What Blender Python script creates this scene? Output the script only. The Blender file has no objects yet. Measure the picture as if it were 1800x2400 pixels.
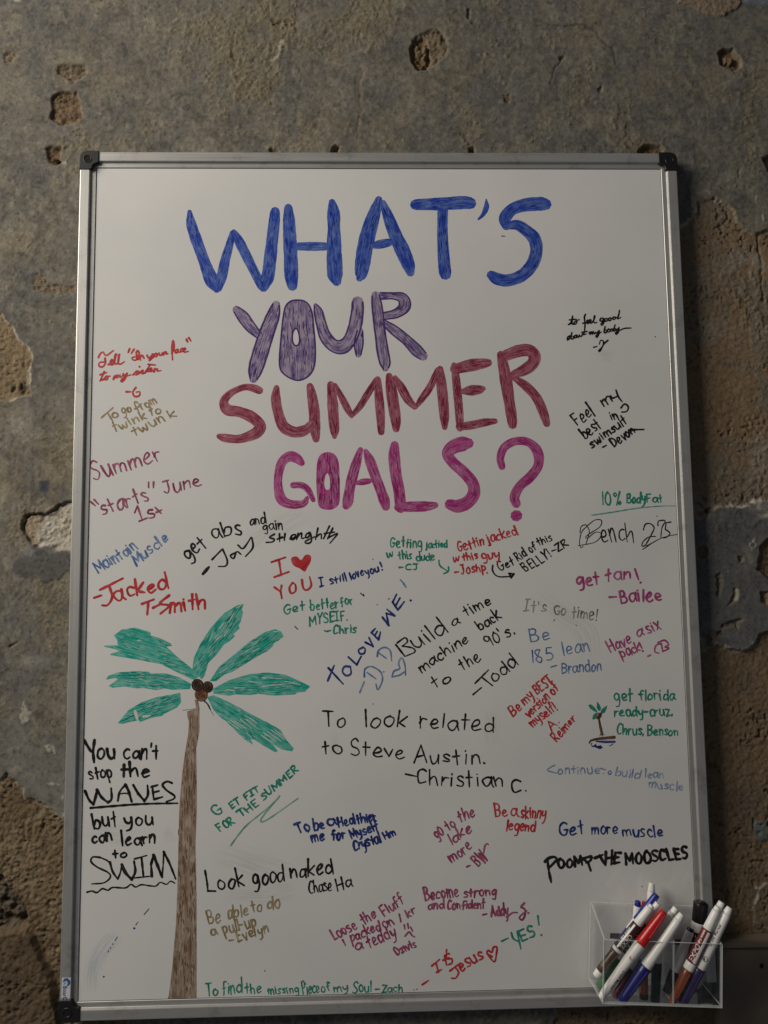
import bpy, bmesh, math, random
import numpy as np
from mathutils import Vector, Matrix

# ------------------------------------------------------------------ camera, world, light
SC = bpy.context.scene
COL = SC.collection
RT = np.array([[0.999582, 0.00996, -0.027127], [-0.026109, -0.091049, -0.995504], [-0.012385, 0.995797, -0.09075]])
CAM = np.array([0.42168, -1.11729, 0.58953])
cd = bpy.data.cameras.new("camera")
cd.sensor_fit = 'VERTICAL'; cd.sensor_height = 24.0; cd.lens = 18.0
cd.clip_start = 0.01; cd.clip_end = 60
cam = bpy.data.objects.new("camera", cd); COL.objects.link(cam)
M4 = Matrix.Identity(4)
for i in range(3):
    for j in range(3): M4[i][j] = RT[i, j]
    M4[i][3] = CAM[i]
cam.matrix_world = M4
SC.camera = cam

wld = bpy.data.worlds.new("World"); SC.world = wld; wld.use_nodes = True
bg = wld.node_tree.nodes['Background']
bg.inputs[0].default_value = (0.84, 0.90, 1.0, 1); bg.inputs[1].default_value = 0.060

la = bpy.data.lights.new("window_light", 'AREA'); la.shape = 'RECTANGLE'; la.size = 1.2; la.size_y = 1.2
la.energy = 65; la.color = (1.0, 0.92, 0.80)
lo = bpy.data.objects.new("window_light", la); COL.objects.link(lo)
lo.location = (-1.70, -1.22, 1.98)
lo.rotation_euler = (Vector((0.25, 0.0, 0.95)) - Vector(lo.location)).to_track_quat('-Z', 'Y').to_euler()

SC.view_settings.view_transform = 'Standard'; SC.view_settings.look = 'None'
SC.view_settings.exposure = 0; SC.view_settings.gamma = 1; SC.view_settings.use_curve_mapping = False
SC.cycles.max_bounces = 10; SC.cycles.transparent_max_bounces = 24
SC.cycles.use_denoising = True

# ------------------------------------------------------------------ helpers
YB = 0.0050            # writing surface
def P(u, v, Y=YB):     # point of the place seen at photo pixel (u, v), on the plane y = Y
    d = RT @ np.array([(u - 900) / 1800.0, -(v - 1200) / 1800.0, -1.0])
    k = (Y - CAM[1]) / d[1]
    return CAM + d * k

def wloc(o):
    v = Vector((0, 0, 0))
    while o is not None:
        v += Vector(o.location); o = o.parent
    return v

def mk(name, verts, faces, mat, parent=None, uv=None, smooth=False, loc=None, label=None, cat=None, group=None, kind=None):
    me = bpy.data.meshes.new(name)
    off = wloc(parent) if parent else Vector((0, 0, 0))
    if loc is not None: off = Vector(loc)
    V = np.asarray(verts, float).reshape(-1, 3) - np.array(off)
    me.from_pydata(V.tolist(), [], faces)
    if uv is not None:
        L = me.uv_layers.new(name='UVMap')
        idx = np.zeros(len(me.loops), int); me.loops.foreach_get('vertex_index', idx)
        L.data.foreach_set('uv', np.asarray(uv, float)[idx].ravel())
    if mat is not None: me.materials.append(mat)
    if smooth: me.polygons.foreach_set('use_smooth', [True] * len(me.polygons))
    me.update()
    o = bpy.data.objects.new(name, me); COL.objects.link(o)
    if parent: o.parent = parent
    elif loc is not None: o.location = loc
    if label: o['label'] = label
    if cat: o['category'] = cat
    if group: o['group'] = group
    if kind: o['kind'] = kind
    return o

def empty(name, loc, label, cat, group=None):
    o = bpy.data.objects.new(name, None); COL.objects.link(o); o.location = loc
    o.empty_display_size = 0.02
    o['label'] = label; o['category'] = cat
    if group: o['group'] = group
    return o

def nmat(name, col=(.5, .5, .5), rough=.5, metal=0.0, spec=.5):
    m = bpy.data.materials.new(name); m.use_nodes = True
    b = m.node_tree.nodes['Principled BSDF']
    b.inputs['Base Color'].default_value = (*col, 1); b.inputs['Roughness'].default_value = rough
    b.inputs['Metallic'].default_value = metal; b.inputs['Specular IOR Level'].default_value = spec
    return m, m.node_tree, b

def N(nt, t, **kw):
    n = nt.nodes.new(t)
    for k, v in kw.items(): setattr(n, k, v)
    return n

def ramp(nt, src, stops):
    r = N(nt, 'ShaderNodeValToRGB'); e = r.color_ramp.elements
    while len(e) < len(stops): e.new(.5)
    for el, (p, c) in zip(e, stops): el.position = p; el.color = (*c, 1)
    nt.links.new(src, r.inputs[0]); return r.outputs[0]

def box_vf(x0, x1, y0, y1, z0, z1):
    v = [(x, y, z) for x in (x0, x1) for y in (y0, y1) for z in (z0, z1)]
    f = [(0, 1, 3, 2), (4, 6, 7, 5), (0, 4, 5, 1), (2, 3, 7, 6), (0, 2, 6, 4), (1, 5, 7, 3)]
    return v, f

# ------------------------------------------------------------------ materials
def ink(name, dark, light, body=.5, sx=330, sy=26, rough=.38):
    """dry-erase ink: streaks run along the stroke (UV in metres)"""
    m, nt, b = nmat(name, dark, rough)
    uv = N(nt, 'ShaderNodeUVMap')
    mp = N(nt, 'ShaderNodeMapping'); mp.inputs['Scale'].default_value = (sx, sy, 1)
    nt.links.new(uv.outputs[0], mp.inputs[0])
    n1 = N(nt, 'ShaderNodeTexNoise'); n1.inputs['Scale'].default_value = 1; n1.inputs['Detail'].default_value = 3
    nt.links.new(mp.outputs[0], n1.inputs[0])
    mp2 = N(nt, 'ShaderNodeMapping'); mp2.inputs['Scale'].default_value = (95, 60, 1)
    nt.links.new(uv.outputs[0], mp2.inputs[0])
    n2 = N(nt, 'ShaderNodeTexNoise'); n2.inputs['Scale'].default_value = 1; n2.inputs['Detail'].default_value = 2
    nt.links.new(mp2.outputs[0], n2.inputs[0])
    mx = N(nt, 'ShaderNodeMath', operation='MULTIPLY_ADD'); mx.inputs[1].default_value = .55
    nt.links.new(n2.outputs[0], mx.inputs[0])
    sc = N(nt, 'ShaderNodeMath', operation='MULTIPLY'); sc.inputs[1].default_value = .6
    nt.links.new(n1.outputs[0], sc.inputs[0]); nt.links.new(sc.outputs[0], mx.inputs[2])
    mid = tuple(a * .55 + c * .45 for a, c in zip(dark, light))
    c = ramp(nt, mx.outputs[0], [(body - .10, dark), (body - .02, mid), (body + .05, mid), (body + .09, light)])
    nt.links.new(c, b.inputs['Base Color'])
    return m

INK = {
 'blue':   ink('ink_blue',   (.018, .060, .43), (.15, .24, .58), .61, 600, 22),
 'purple': ink('ink_purple', (.085, .040, .22), (.42, .35, .48), .515, 600, 22),
 'wine':   ink('ink_wine',   (.28, .030, .075), (.50, .21, .26), .60, 600, 22),
 'magenta':ink('ink_magenta',(.42, .035, .22), (.58, .22, .42), .61, 600, 22),
 'teal':   ink('ink_teal',   (.006, .40, .315), (.24, .60, .52), .59, 500, 14),
 'brown':  ink('ink_brown',  (.24, .155, .105), (.48, .39, .31), .58, 260, 12),
 'dbrown': ink('ink_dark_brown', (.075, .030, .014), (.26, .16, .09), .60),
 'red':    ink('ink_red',    (.50, .020, .026), (.62, .08, .085), .60),
 'black':  ink('ink_black',  (.006, .006, .006), (.030, .029, .027), .62),
 'navy':   ink('ink_navy',   (.008, .022, .17), (.05, .09, .32), .62),
 'steel':  ink('ink_steel_blue', (.05, .13, .36), (.26, .38, .56), .58),
 'faint':  ink('ink_faint_blue', (.07, .15, .38), (.42, .50, .62), .53),
 'green':  ink('ink_green',  (.008, .22, .155), (.06, .38, .28), .62),
 'lgreen': ink('ink_worn_green', (.06, .30, .22), (.34, .55, .46), .56),
 'tan':    ink('ink_tan',    (.27, .19, .085), (.46, .38, .24), .60),
 'rose':   ink('ink_rose',   (.30, .035, .13), (.48, .15, .26), .60),
 'pink':   ink('ink_pink',   (.36, .035, .17), (.55, .16, .32), .60),
 'winepen':ink('ink_wine_pen', (.24, .020, .085), (.48, .18, .26), .60),
 'gray':   ink('ink_worn_black', (.035, .035, .035), (.36, .35, .34), .50),
}

# whiteboard enamel
MBOARD, nt, b = nmat('white_enamel', (.80, .80, .80), .10, 0, .5)
tc = N(nt, 'ShaderNodeTexCoord'); n = N(nt, 'ShaderNodeTexNoise'); n.inputs['Scale'].default_value = 5; n.inputs['Detail'].default_value = 5
nt.links.new(tc.outputs['Object'], n.inputs[0])
nt.links.new(ramp(nt, n.outputs[0], [(.35, (.76, .765, .765)), (.6, (.815, .81, .80))]), b.inputs['Base Color'])
n2 = N(nt, 'ShaderNodeTexNoise'); n2.inputs['Scale'].default_value = 30; n2.inputs['Detail'].default_value = 6
nt.links.new(tc.outputs['Object'], n2.inputs[0])
mr = N(nt, 'ShaderNodeMapRange'); mr.inputs[3].default_value = .05; mr.inputs[4].default_value = .15
nt.links.new(n2.outputs[0], mr.inputs[0]); nt.links.new(mr.outputs[0], b.inputs['Roughness'])

def alu(name, horiz):
    m, nt, b = nmat(name, (.66, .655, .64), .42, .6)
    tc = N(nt, 'ShaderNodeTexCoord'); mp = N(nt, 'ShaderNodeMapping')
    mp.inputs['Scale'].default_value = (6, 900, 900) if horiz else (900, 900, 6)
    nt.links.new(tc.outputs['Object'], mp.inputs[0])
    n = N(nt, 'ShaderNodeTexNoise'); n.inputs['Scale'].default_value = 1; n.inputs['Detail'].default_value = 4
    nt.links.new(mp.outputs[0], n.inputs[0])
    nt.links.new(ramp(nt, n.outputs[0], [(.3, (.50, .495, .485)), (.7, (.60, .595, .58))]), b.inputs['Base Color'])
    mr = N(nt, 'ShaderNodeMapRange'); mr.inputs[3].default_value = .38; mr.inputs[4].default_value = .50
    nt.links.new(n.outputs[0], mr.inputs[0]); nt.links.new(mr.outputs[0], b.inputs['Roughness'])
    ng = N(nt, 'ShaderNodeTexNoise'); ng.inputs['Scale'].default_value = 22; ng.inputs['Detail'].default_value = 9; ng.inputs['Roughness'].default_value = .7
    nt.links.new(tc.outputs['Object'], ng.inputs[0]); gr = ramp(nt, ng.outputs[0], [(.30, (.66, .64, .61)), (.46, (.97, .97, .97)), (.7, (1, 1, 1))])
    mg = N(nt, 'ShaderNodeMix', data_type='RGBA', blend_type='MULTIPLY'); mg.inputs[0].default_value = 1
    nt.links.new(b.inputs['Base Color'].links[0].from_socket, mg.inputs[6]); nt.links.new(gr, mg.inputs[7]); nt.links.new(mg.outputs[2], b.inputs['Base Color'])
    bp = N(nt, 'ShaderNodeBump'); bp.inputs['Strength'].default_value = .08; bp.inputs['Distance'].default_value = .0004
    nt.links.new(n.outputs[0], bp.inputs['Height']); nt.links.new(bp.outputs[0], b.inputs['Normal'])
    return m
MALH, MALV = alu('brushed_aluminium_horizontal', True), alu('brushed_aluminium_vertical', False)
MBLK, nt, b = nmat('black_plastic', (.012, .012, .013), .42)
n = N(nt, 'ShaderNodeTexNoise'); n.inputs['Scale'].default_value = 900
bp = N(nt, 'ShaderNodeBump'); bp.inputs['Strength'].default_value = .15; bp.inputs['Distance'].default_value = .0003
nt.links.new(n.outputs[0], bp.inputs['Height']); nt.links.new(bp.outputs[0], b.inputs['Normal'])
MVOID = nmat('hole_shade_black', (.002, .002, .002), .9)[0]  # flat black painted where a hole would be in shade
MGAP = nmat('dark_gap', (.03, .03, .03), .8)[0]

# wall plaster: vertex colour (albedo of the patches) broken up by fine noise
MWALL, nt, b = nmat('old_plaster', (.2, .2, .2), .88, 0, .25)
at = N(nt, 'ShaderNodeVertexColor', layer_name='albedo')
tc = N(nt, 'ShaderNodeTexCoord')
n = N(nt, 'ShaderNodeTexNoise'); n.inputs['Scale'].default_value = 170; n.inputs['Detail'].default_value = 8; n.inputs['Roughness'].default_value = .7
nt.links.new(tc.outputs['Object'], n.inputs[0])
g = ramp(nt, n.outputs[0], [(.30, (.42, .41, .40)), (.47, (.92, .92, .92)), (.60, (1.0, 1.0, 1.0)), (.70, (1.35, 1.34, 1.32))])
mx = N(nt, 'ShaderNodeMix', data_type='RGBA', blend_type='MULTIPLY'); mx.inputs[0].default_value = 1
nt.links.new(at.outputs[0], mx.inputs[6]); nt.links.new(g, mx.inputs[7])
nt.links.new(mx.outputs[2], b.inputs['Base Color'])
n2 = N(nt, 'ShaderNodeTexNoise'); n2.inputs['Scale'].default_value = 520; n2.inputs['Detail'].default_value = 6; n2.inputs['Roughness'].default_value = .65
nt.links.new(tc.outputs['Object'], n2.inputs[0])
bp = N(nt, 'ShaderNodeBump'); bp.inputs['Distance'].default_value = .0012
ml = N(nt, 'ShaderNodeMath', operation='MULTIPLY_ADD'); ml.inputs[1].default_value = .70; ml.inputs[2].default_value = .28
nt.links.new(at.outputs['Alpha'], ml.inputs[0]); nt.links.new(ml.outputs[0], bp.inputs['Strength'])
nt.links.new(n2.outputs[0], bp.inputs['Height']); nt.links.new(bp.outputs[0], b.inputs['Normal'])

# clear acrylic: thin clear sheet with a fresnel gloss; white mixed into its edges paints in their bright rims
def acrylic(name, tint, white_mix):
    m = bpy.data.materials.new(name); m.use_nodes = True; nt = m.node_tree; nt.nodes.clear()
    out = N(nt, 'ShaderNodeOutputMaterial'); tr = N(nt, 'ShaderNodeBsdfTransparent'); tr.inputs[0].default_value = (*tint, 1)
    gl = N(nt, 'ShaderNodeBsdfGlossy'); gl.inputs['Roughness'].default_value = .04
    fr = N(nt, 'ShaderNodeFresnel'); fr.inputs[0].default_value = 1.49
    mx = N(nt, 'ShaderNodeMixShader'); ge = N(nt, 'ShaderNodeNewGeometry'); iv = N(nt, 'ShaderNodeMath', operation='SUBTRACT'); iv.inputs[0].default_value = 1; nt.links.new(ge.outputs['Backfacing'], iv.inputs[1])
    fm = N(nt, 'ShaderNodeMath', operation='MULTIPLY'); nt.links.new(fr.outputs[0], fm.inputs[0]); nt.links.new(iv.outputs[0], fm.inputs[1]); nt.links.new(fm.outputs[0], mx.inputs[0])
    nt.links.new(tr.outputs[0], mx.inputs[1]); nt.links.new(gl.outputs[0], mx.inputs[2])
    df = N(nt, 'ShaderNodeBsdfPrincipled'); df.inputs['Base Color'].default_value = (.85, .87, .87, 1); df.inputs['Roughness'].default_value = .25
    mx2 = N(nt, 'ShaderNodeMixShader'); 
    if white_mix < .1:
        tcn = N(nt, 'ShaderNodeTexCoord'); nn = N(nt, 'ShaderNodeTexNoise'); nn.inputs['Scale'].default_value = 60; nn.inputs['Detail'].default_value = 8
        nt.links.new(tcn.outputs['Object'], nn.inputs[0])
        mr = N(nt, 'ShaderNodeMapRange'); mr.inputs[1].default_value = .45; mr.inputs[2].default_value = .75; mr.inputs[3].default_value = white_mix * .35; mr.inputs[4].default_value = white_mix * 2.2
        nt.links.new(nn.outputs[0], mr.inputs[0]); nt.links.new(mr.outputs[0], mx2.inputs[0])
    else: mx2.inputs[0].default_value = white_mix
    nt.links.new(mx.outputs[0], mx2.inputs[1]); nt.links.new(df.outputs[0], mx2.inputs[2])
    nt.links.new(mx2.outputs[0], out.inputs[0])
    return m
MACR = acrylic('clear_acrylic', (.992, .994, .994), .010)
MACE = acrylic('brightened_acrylic', (.86, .88, .88), .55)

# ------------------------------------------------------------------ the wall
def vnoise(X, Z, cell, seed, ax=1.0):
    rs = np.random.RandomState(seed); G = rs.rand(257, 257)
    x = X / cell * ax + 1000.3; z = Z / cell + 1000.7
    xi = np.floor(x).astype(int); zi = np.floor(z).astype(int)
    fx = x - xi; fz = z - zi; fx = fx * fx * (3 - 2 * fx); fz = fz * fz * (3 - 2 * fz)
    xi %= 256; zi %= 256
    return (G[xi, zi] * (1 - fx) + G[xi + 1, zi] * fx) * (1 - fz) + (G[xi, zi + 1] * (1 - fx) + G[xi + 1, zi + 1] * fx) * fz
def fbm(X, Z, cell, seed, oc=5, g=.55, ax=1.0):
    s = 0; a = 1; t = 0
    for k in range(oc):
        s = s + a * vnoise(X, Z, cell / 2 ** k, seed + 17 * k, ax); t += a; a *= g
    return s / t
def sm(x, a, b):
    t = np.clip((x - a) / (b - a), 0, 1); return t * t * (3 - 2 * t)
def sdf(U, V, poly):
    d = np.full(U.shape, 1e9); ins = np.zeros(U.shape, bool); n = len(poly)
    for i in range(n):
        ax, ay = poly[i]; bx, by = poly[(i + 1) % n]
        ex, ey = bx - ax, by - ay; L = ex * ex + ey * ey + 1e-9
        t = np.clip(((U - ax) * ex + (V - ay) * ey) / L, 0, 1)
        d = np.minimum(d, np.hypot(U - ax - t * ex, V - ay - t * ey))
        if ay != by:
            c = ((ay > V) != (by > V)) & (U < (bx - ax) * (V - ay) / (by - ay) + ax); ins ^= c
    return np.where(ins, -d, d)

def build_wall():
    st = .0015
    x0, x1, z0, z1 = -.215, 1.055, -.165, 1.585
    def axis(a, b, ext):
        core = np.arange(a, b, st); lo = []; hi = []
        p = a; s = st
        while p > a - ext: s = min(s * 1.35, .0045 if p > a - .34 else .09); p -= s; lo.append(p)
        p = core[-1]; s = st
        while p < b + ext: s = min(s * 1.35, .0045 if p < b + .34 else .09); p += s; hi.append(p)
        return np.array(lo[::-1] + list(core) + hi)
    xs = axis(x0, x1, .8); zs = axis(z0, z1, .8)
    X, Z = np.meshgrid(xs, zs, indexing='ij')
    # photo position of every wall point, only used to look up where the patches lie
    D = np.stack([X - CAM[0], np.full_like(X, .022) - CAM[1], Z - CAM[2]], -1) @ RT
    U0 = 900 + 1800 * D[..., 0] / -D[..., 2]; V0 = 1200 - 1800 * D[..., 1] / -D[..., 2]
    w1 = fbm(X, Z, .02, 5, 4) - .5; w2 = fbm(X, Z, .02, 77, 4) - .5
    U = U0 + w1 * 26; V = V0 + w2 * 26
    H = np.zeros_like(X)                       # height towards the room
    C = np.zeros(X.shape + (3,)); R = np.zeros_like(X)   # albedo, roughness of relief
    def mixc(m, c): 
        nonlocal C
        C = C * (1 - m[..., None]) + np.array(c) * m[..., None]
    big = fbm(X, Z, .16, 11, 5); med = fbm(X, Z, .05, 23, 5); fine = fbm(X, Z, .012, 31, 4, .6); tiny = fbm(X, Z, .0048, 41, 3, .7)
    vert = fbm(X, Z, .10, 53, 5, .6, ax=5)
    C[:] = (.212, .197, .165)
    mixc(sm(vert, .44, .58) * .6, (.160, .155, .146))
    mixc(sm(fbm(X, Z, .055, 57, 5, .6, ax=6), .54, .64) * .45, (.275, .258, .22))
    mixc(sm(big + (fine - .5) * .3, .48, .64) * .85, (.135, .134, .135))
    mixc(sm(med + (tiny - .5) * .3, .52, .74) * .5, (.30, .275, .225))
    mixc(sm(fbm(X, Z, .09, 91, 5) + (fine - .5) * .5, .52, .72) * .5, (.240, .200, .140))
    mixc(sm(fbm(X, Z, .03, 97, 5, .7), .55, .72) * .45, (.110, .105, .100))
    mixc(sm(fbm(X, Z, .014, 98, 4, .7, 2.2), .60, .72) * .40, (.34, .315, .265))
    mixc(sm(fbm(X, Z, .035, 92, 5, .65) + (big - .5) * .8, .52, .70) * .40, (.255, .23, .18))
    mixc(sm(fbm(X, Z, .05, 93, 5, .65, 1.6), .52, .66) * .55, (.150, .150, .152))
    mixc(sm(fbm(X, Z, .02, 94, 4, .7), .58, .72) * .45, (.085, .080, .072))
    C *= (.70 + .60 * fbm(X, Z, .007, 99, 3, .8))[..., None]
    H += (big - .5) * .004 + (med - .5) * .0014 + (vert - .5) * .0006 + (fine - .5) * .0006 + (tiny - .5) * .0005
    # sandy rough spots
    sb = fbm(X, Z, .11, 67, 5, .6)
    ex = np.zeros_like(X)
    for (cx, cy, rx, ry, s) in [(590,150,90,90,.22),(1130,200,60,60,.16),(350,290,60,60,.12),(620,40,120,40,.15),(1330,230,120,60,.18),(1090,240,50,60,.22),(1500,300,90,40,.2),
             (60,560,50,60,.22),(40,620,30,60,.2),(130,1030,60,80,.25),(60,1150,80,60,.16),(120,1180,50,50,.22),(20,1230,40,80,.2),(100,1400,80,60,.18),
             (120,1460,50,70,.2),(130,1640,40,60,.25),(60,1330,60,50,.1),(1640,420,40,40,.18),(1690,440,90,14,.25),(230,350,120,20,.2),(60,1560,50,60,.05),(850,60,160,60,.12),(1000,330,160,40,.14)]:
        ex = np.maximum(ex, s * np.exp(-((U0 - cx) / rx) ** 2 - ((V0 - cy) / ry) ** 2))
    sand = sm(sb + ex + (fine - .5) * .45 + (tiny - .5) * .2, .56, .80)
    mixc(sand * .55, (.265, .225, .155))
    H += sand * ((tiny - .5) * .0028 + (fine - .5) * .0016)
    R = np.maximum(R, sand)
    # the lower right half: bare brown coat, everything not under the grey skim
    def patch(poly, depth, col, col2, rough=1.0, edge=2.5, pit=.5, pale=.0, side=(0, 0)):
        nonlocal H, R
        d = sdf(U, V, poly)
        m = sm(-d, -edge, edge)
        H -= m * depth
        mixc(m, col)
        mixc(m * sm(fbm(X, Z, .06, 131, 5), .45, .65), col2)
        pits = sm(.36 - fbm(X, Z, .0052, 141, 2, .5), .0, .12) * sm(fbm(X, Z, .05, 151, 4), .42, .62)
        H -= m * pits * pit * .0022
        mixc(m * np.clip(pits * pit, 0, 1) * .5, (.09, .065, .045))  # colour darkened in the pits to deepen their shade
        H += m * rough * ((tiny - .5) * .0028 + (fine - .5) * .0012)
        R = np.maximum(R, m * rough)
        if pale:
            rim = np.exp(-((d + 2) / 3.2) ** 2) * sm(med + (fine - .5) * .8, .38, .52)
            mixc(rim * pale, (.50, .46, .38)); H += rim * pale * .0012
        return d, m
    RB, RD = (.265, .185, .115), (.225, .185, .140)
    patch([(1560,560),(1600,528),(1622,512),(1640,495),(1640,470),(1652,463),(1700,474),(1724,490),(1733,520),(1752,541),(1775,549),(1840,540),(1900,1130),(1900,1170),(1770,1172),(1735,1186),(1690,1186),(1650,1215),(1560,1230)], .0035, RB, RD, .5, 2.5, .9, .8)
    patch([(1560,1540),(1680,1512),(1700,1518),(1745,1522),(1775,1508),(1782,1490),(1800,1480),(1900,1470),(1900,2500),(1300,2500),(1300,1540)], .0035, (.225,.160,.100), (.175,.135,.098), .7, 2.5, 1.1, .6)
    patch([(-60,700),(0,735),(15,758),(40,790),(62,812),(72,828),(71,900),(70,928),(40,937),(-60,937)], .0035, (.27,.205,.130), (.20,.155,.105), .9, 2.0, .5, .85)
    patch([(-60,1835),(0,1830),(20,1812),(45,1842),(60,1862),(95,1875),(120,1900),(150,1925),(200,1950),(300,1980),(300,2500),(-60,2500)], .0035, (.25,.19,.120), (.185,.132,.080), 1.5, 2.5, 1.2, .55)  # bare brown coat, its colour darkened as the light falls off here
    # pale stone showing at the left of the board
    d, m = patch([(56,1212),(62,1206),(110,1200),(165,1182),(230,1170),(230,1300),(165,1288),(125,1276),(95,1280),(68,1276),(66,1262),(54,1236)], .004, (.42,.34,.24), (.56,.52,.46), .8, 1.6, .2)
    # broken hollow and rounded edge at the lower left, browns darkened for the falloff of light, dark holes in it
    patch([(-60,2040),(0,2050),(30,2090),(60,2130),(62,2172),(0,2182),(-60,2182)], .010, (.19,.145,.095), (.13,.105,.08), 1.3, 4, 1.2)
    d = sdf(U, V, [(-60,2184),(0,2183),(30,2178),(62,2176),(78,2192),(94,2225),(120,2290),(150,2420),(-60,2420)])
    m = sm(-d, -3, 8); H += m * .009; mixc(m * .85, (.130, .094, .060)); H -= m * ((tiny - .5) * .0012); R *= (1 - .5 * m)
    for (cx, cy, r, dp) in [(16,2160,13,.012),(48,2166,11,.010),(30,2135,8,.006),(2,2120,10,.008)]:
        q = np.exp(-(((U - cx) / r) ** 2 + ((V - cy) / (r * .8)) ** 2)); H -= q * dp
    # smooth grey skim patches
    def skim(poly, col, lift=.0012, soft=3, pale=0):
        nonlocal H, R
        d = sdf(U, V, poly); m = sm(-d, -soft, soft)
        mixc(m, col); H += m * lift; R = R * (1 - m * .9); H -= m * ((tiny - .5) * .0010)
        mixc(m * sm(med, .5, .68) * .45, tuple(c * 1.45 for c in col)); mixc(m * sm(fine + big - .5, .55, .72) * .35, tuple(c * .55 for c in col))
        if pale:
            rim = np.exp(-((d) / 3.0) ** 2) * sm(fine, .40, .55); mixc(rim * pale, (.50, .47, .41)); H += rim * .0008
    skim([(1540,1225),(1640,1216),(1690,1190),(1735,1188),(1770,1176),(1900,1160),(1900,1470),(1800,1478),(1784,1490),(1775,1506),(1745,1520),(1700,1516),(1640,1500),(1540,1560)], (.150,.150,.155), .0015, 3, .7)
    skim([(30,1330),(48,1290),(70,1276),(100,1280),(125,1276),(165,1292),(165,1340),(150,1355),(118,1366),(95,1364),(80,1345),(50,1342)], (.125,.122,.122), .0008, 3)
    skim([(-40,1690),(60,1690),(90,1760),(150,1740),(165,1880),(150,1905),(100,1868),(60,1850),(45,1830),(20,1806),(-40,1826)], (.185,.178,.165), .0004, 8)
    skim([(1765,1930),(1800,1928),(1840,1930),(1840,1972),(1770,1966)], (.14,.15,.15), .001, 3)
    skim([(1778,2085),(1800,2078),(1860,2080),(1860,2175),(1795,2180),(1772,2160),(1770,2120)], (.19,.15,.105), .0015, 2, .8)
    skim([(90,1128),(105,1122),(112,1150),(104,1166),(90,1150)], (.07,.085,.11), .0002, 5)
    # light bloom / efflorescence and white chips
    for (cx, cy, rx, ry, a, c) in [(1765,610,34,18,.75,(.42,.42,.40)),(1740,615,50,45,.45,(.32,.29,.25)),(1690,640,60,25,.4,(.30,.26,.22)),(1640,770,70,18,.5,(.34,.31,.27)),(1760,790,60,50,.35,(.33,.28,.22)),
             (1790,1070,20,60,.45,(.40,.38,.35)),(1640,1190,45,30,.5,(.33,.31,.28)),(1640,1160,40,40,.3,(.33,.3,.27)),(1775,1180,30,10,.8,(.62,.58,.50)),(1795,1205,14,8,.8,(.6,.56,.5)),
             (50,1000,38,40,.6,(.36,.345,.31)),(125,950,40,25,.5,(.30,.29,.27)),(110,1232,14,30,.85,(.66,.65,.62)),(150,1285,26,9,.8,(.66,.63,.56)),(60,1295,22,14,.6,(.36,.36,.37)),(75,1430,14,30,.2,(.3,.3,.3)),
             (60,1545,26,14,.6,(.38,.36,.32)),(95,1550,30,24,.45,(.34,.33,.31)),(60,1590,20,40,.4,(.30,.30,.29)),(6,1160,10,24,.7,(.42,.37,.27)),(130,1690,30,14,.2,(.3,.25,.2)),
             (80,1622,10,8,.3,(.4,.38,.33)),(1620,2120,40,50,.35,(.28,.24,.2)),(1660,1560,30,30,.35,(.26,.23,.20)),(40,1805,10,7,.6,(.44,.38,.28)),(1755,1310,12,30,.4,(.40,.37,.32))]:
        q = np.exp(-(((U - cx) / rx) ** 2 + ((V - cy) / ry) ** 2)) * a * sm(fine * .6 + med * .4, .34, .52)
        mixc(q, c)
    for poly in [[(650,128),(662,112),(668,98),(660,95),(652,104)],[(632,142),(655,124),(659,130),(650,140),(636,143)],[(36,0),(55,0),(52,8),(38,7)],[(145,383),(160,378),(162,392),(150,398)],
                 [(55,1640),(62,1640),(64,1655),(73,1665),(72,1685),(64,1697),(56,1690),(48,1680),(54,1665)],[(112,1832),(126,1830),(142,1836),(128,1840),(116,1838)],[(108,1748),(130,1752),(128,1764),(114,1762)],
                 [(146,1860),(152,1858),(152,1880),(147,1876)],[(143,1905),(152,1905),(152,1925),(146,1920)],[(1722,1384),(1731,1384),(1729,1410),(1716,1408)],[(1752,1275),(1772,1262),(1775,1278),(1760,1290)],
                 [(115,748),(120,752),(118,757),(115,755)],[(122,758),(129,758),(128,766),(123,764)],
                 [(1772,455),(1776,455),(1774,482),(1771,470)],[(1785,505),(1790,505),(1792,525),(1786,520)]]:
        d = sdf(U0 + w1 * 16, V0 + w2 * 16, poly); m = sm(-d, -2, 2.5) * sm(fine, .34, .46); mixc(m * .8, (.50, .47, .41)); H += m * .0009
    # top right chip of old render
    patch([(1580,-60),(1590,8),(1640,30),(1690,40),(1715,32),(1731,12),(1728,-10),(1720,-60)], -.002, (.30,.235,.165), (.25,.2,.15), .7, 2, .2)
    skim([(1735,-60),(1738,14),(1780,12),(1840,20),(1840,-60)], (.20,.24,.30), .0004, 6)
    # holes knocked into the wall
    OR = (.235, .155, .085)
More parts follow.
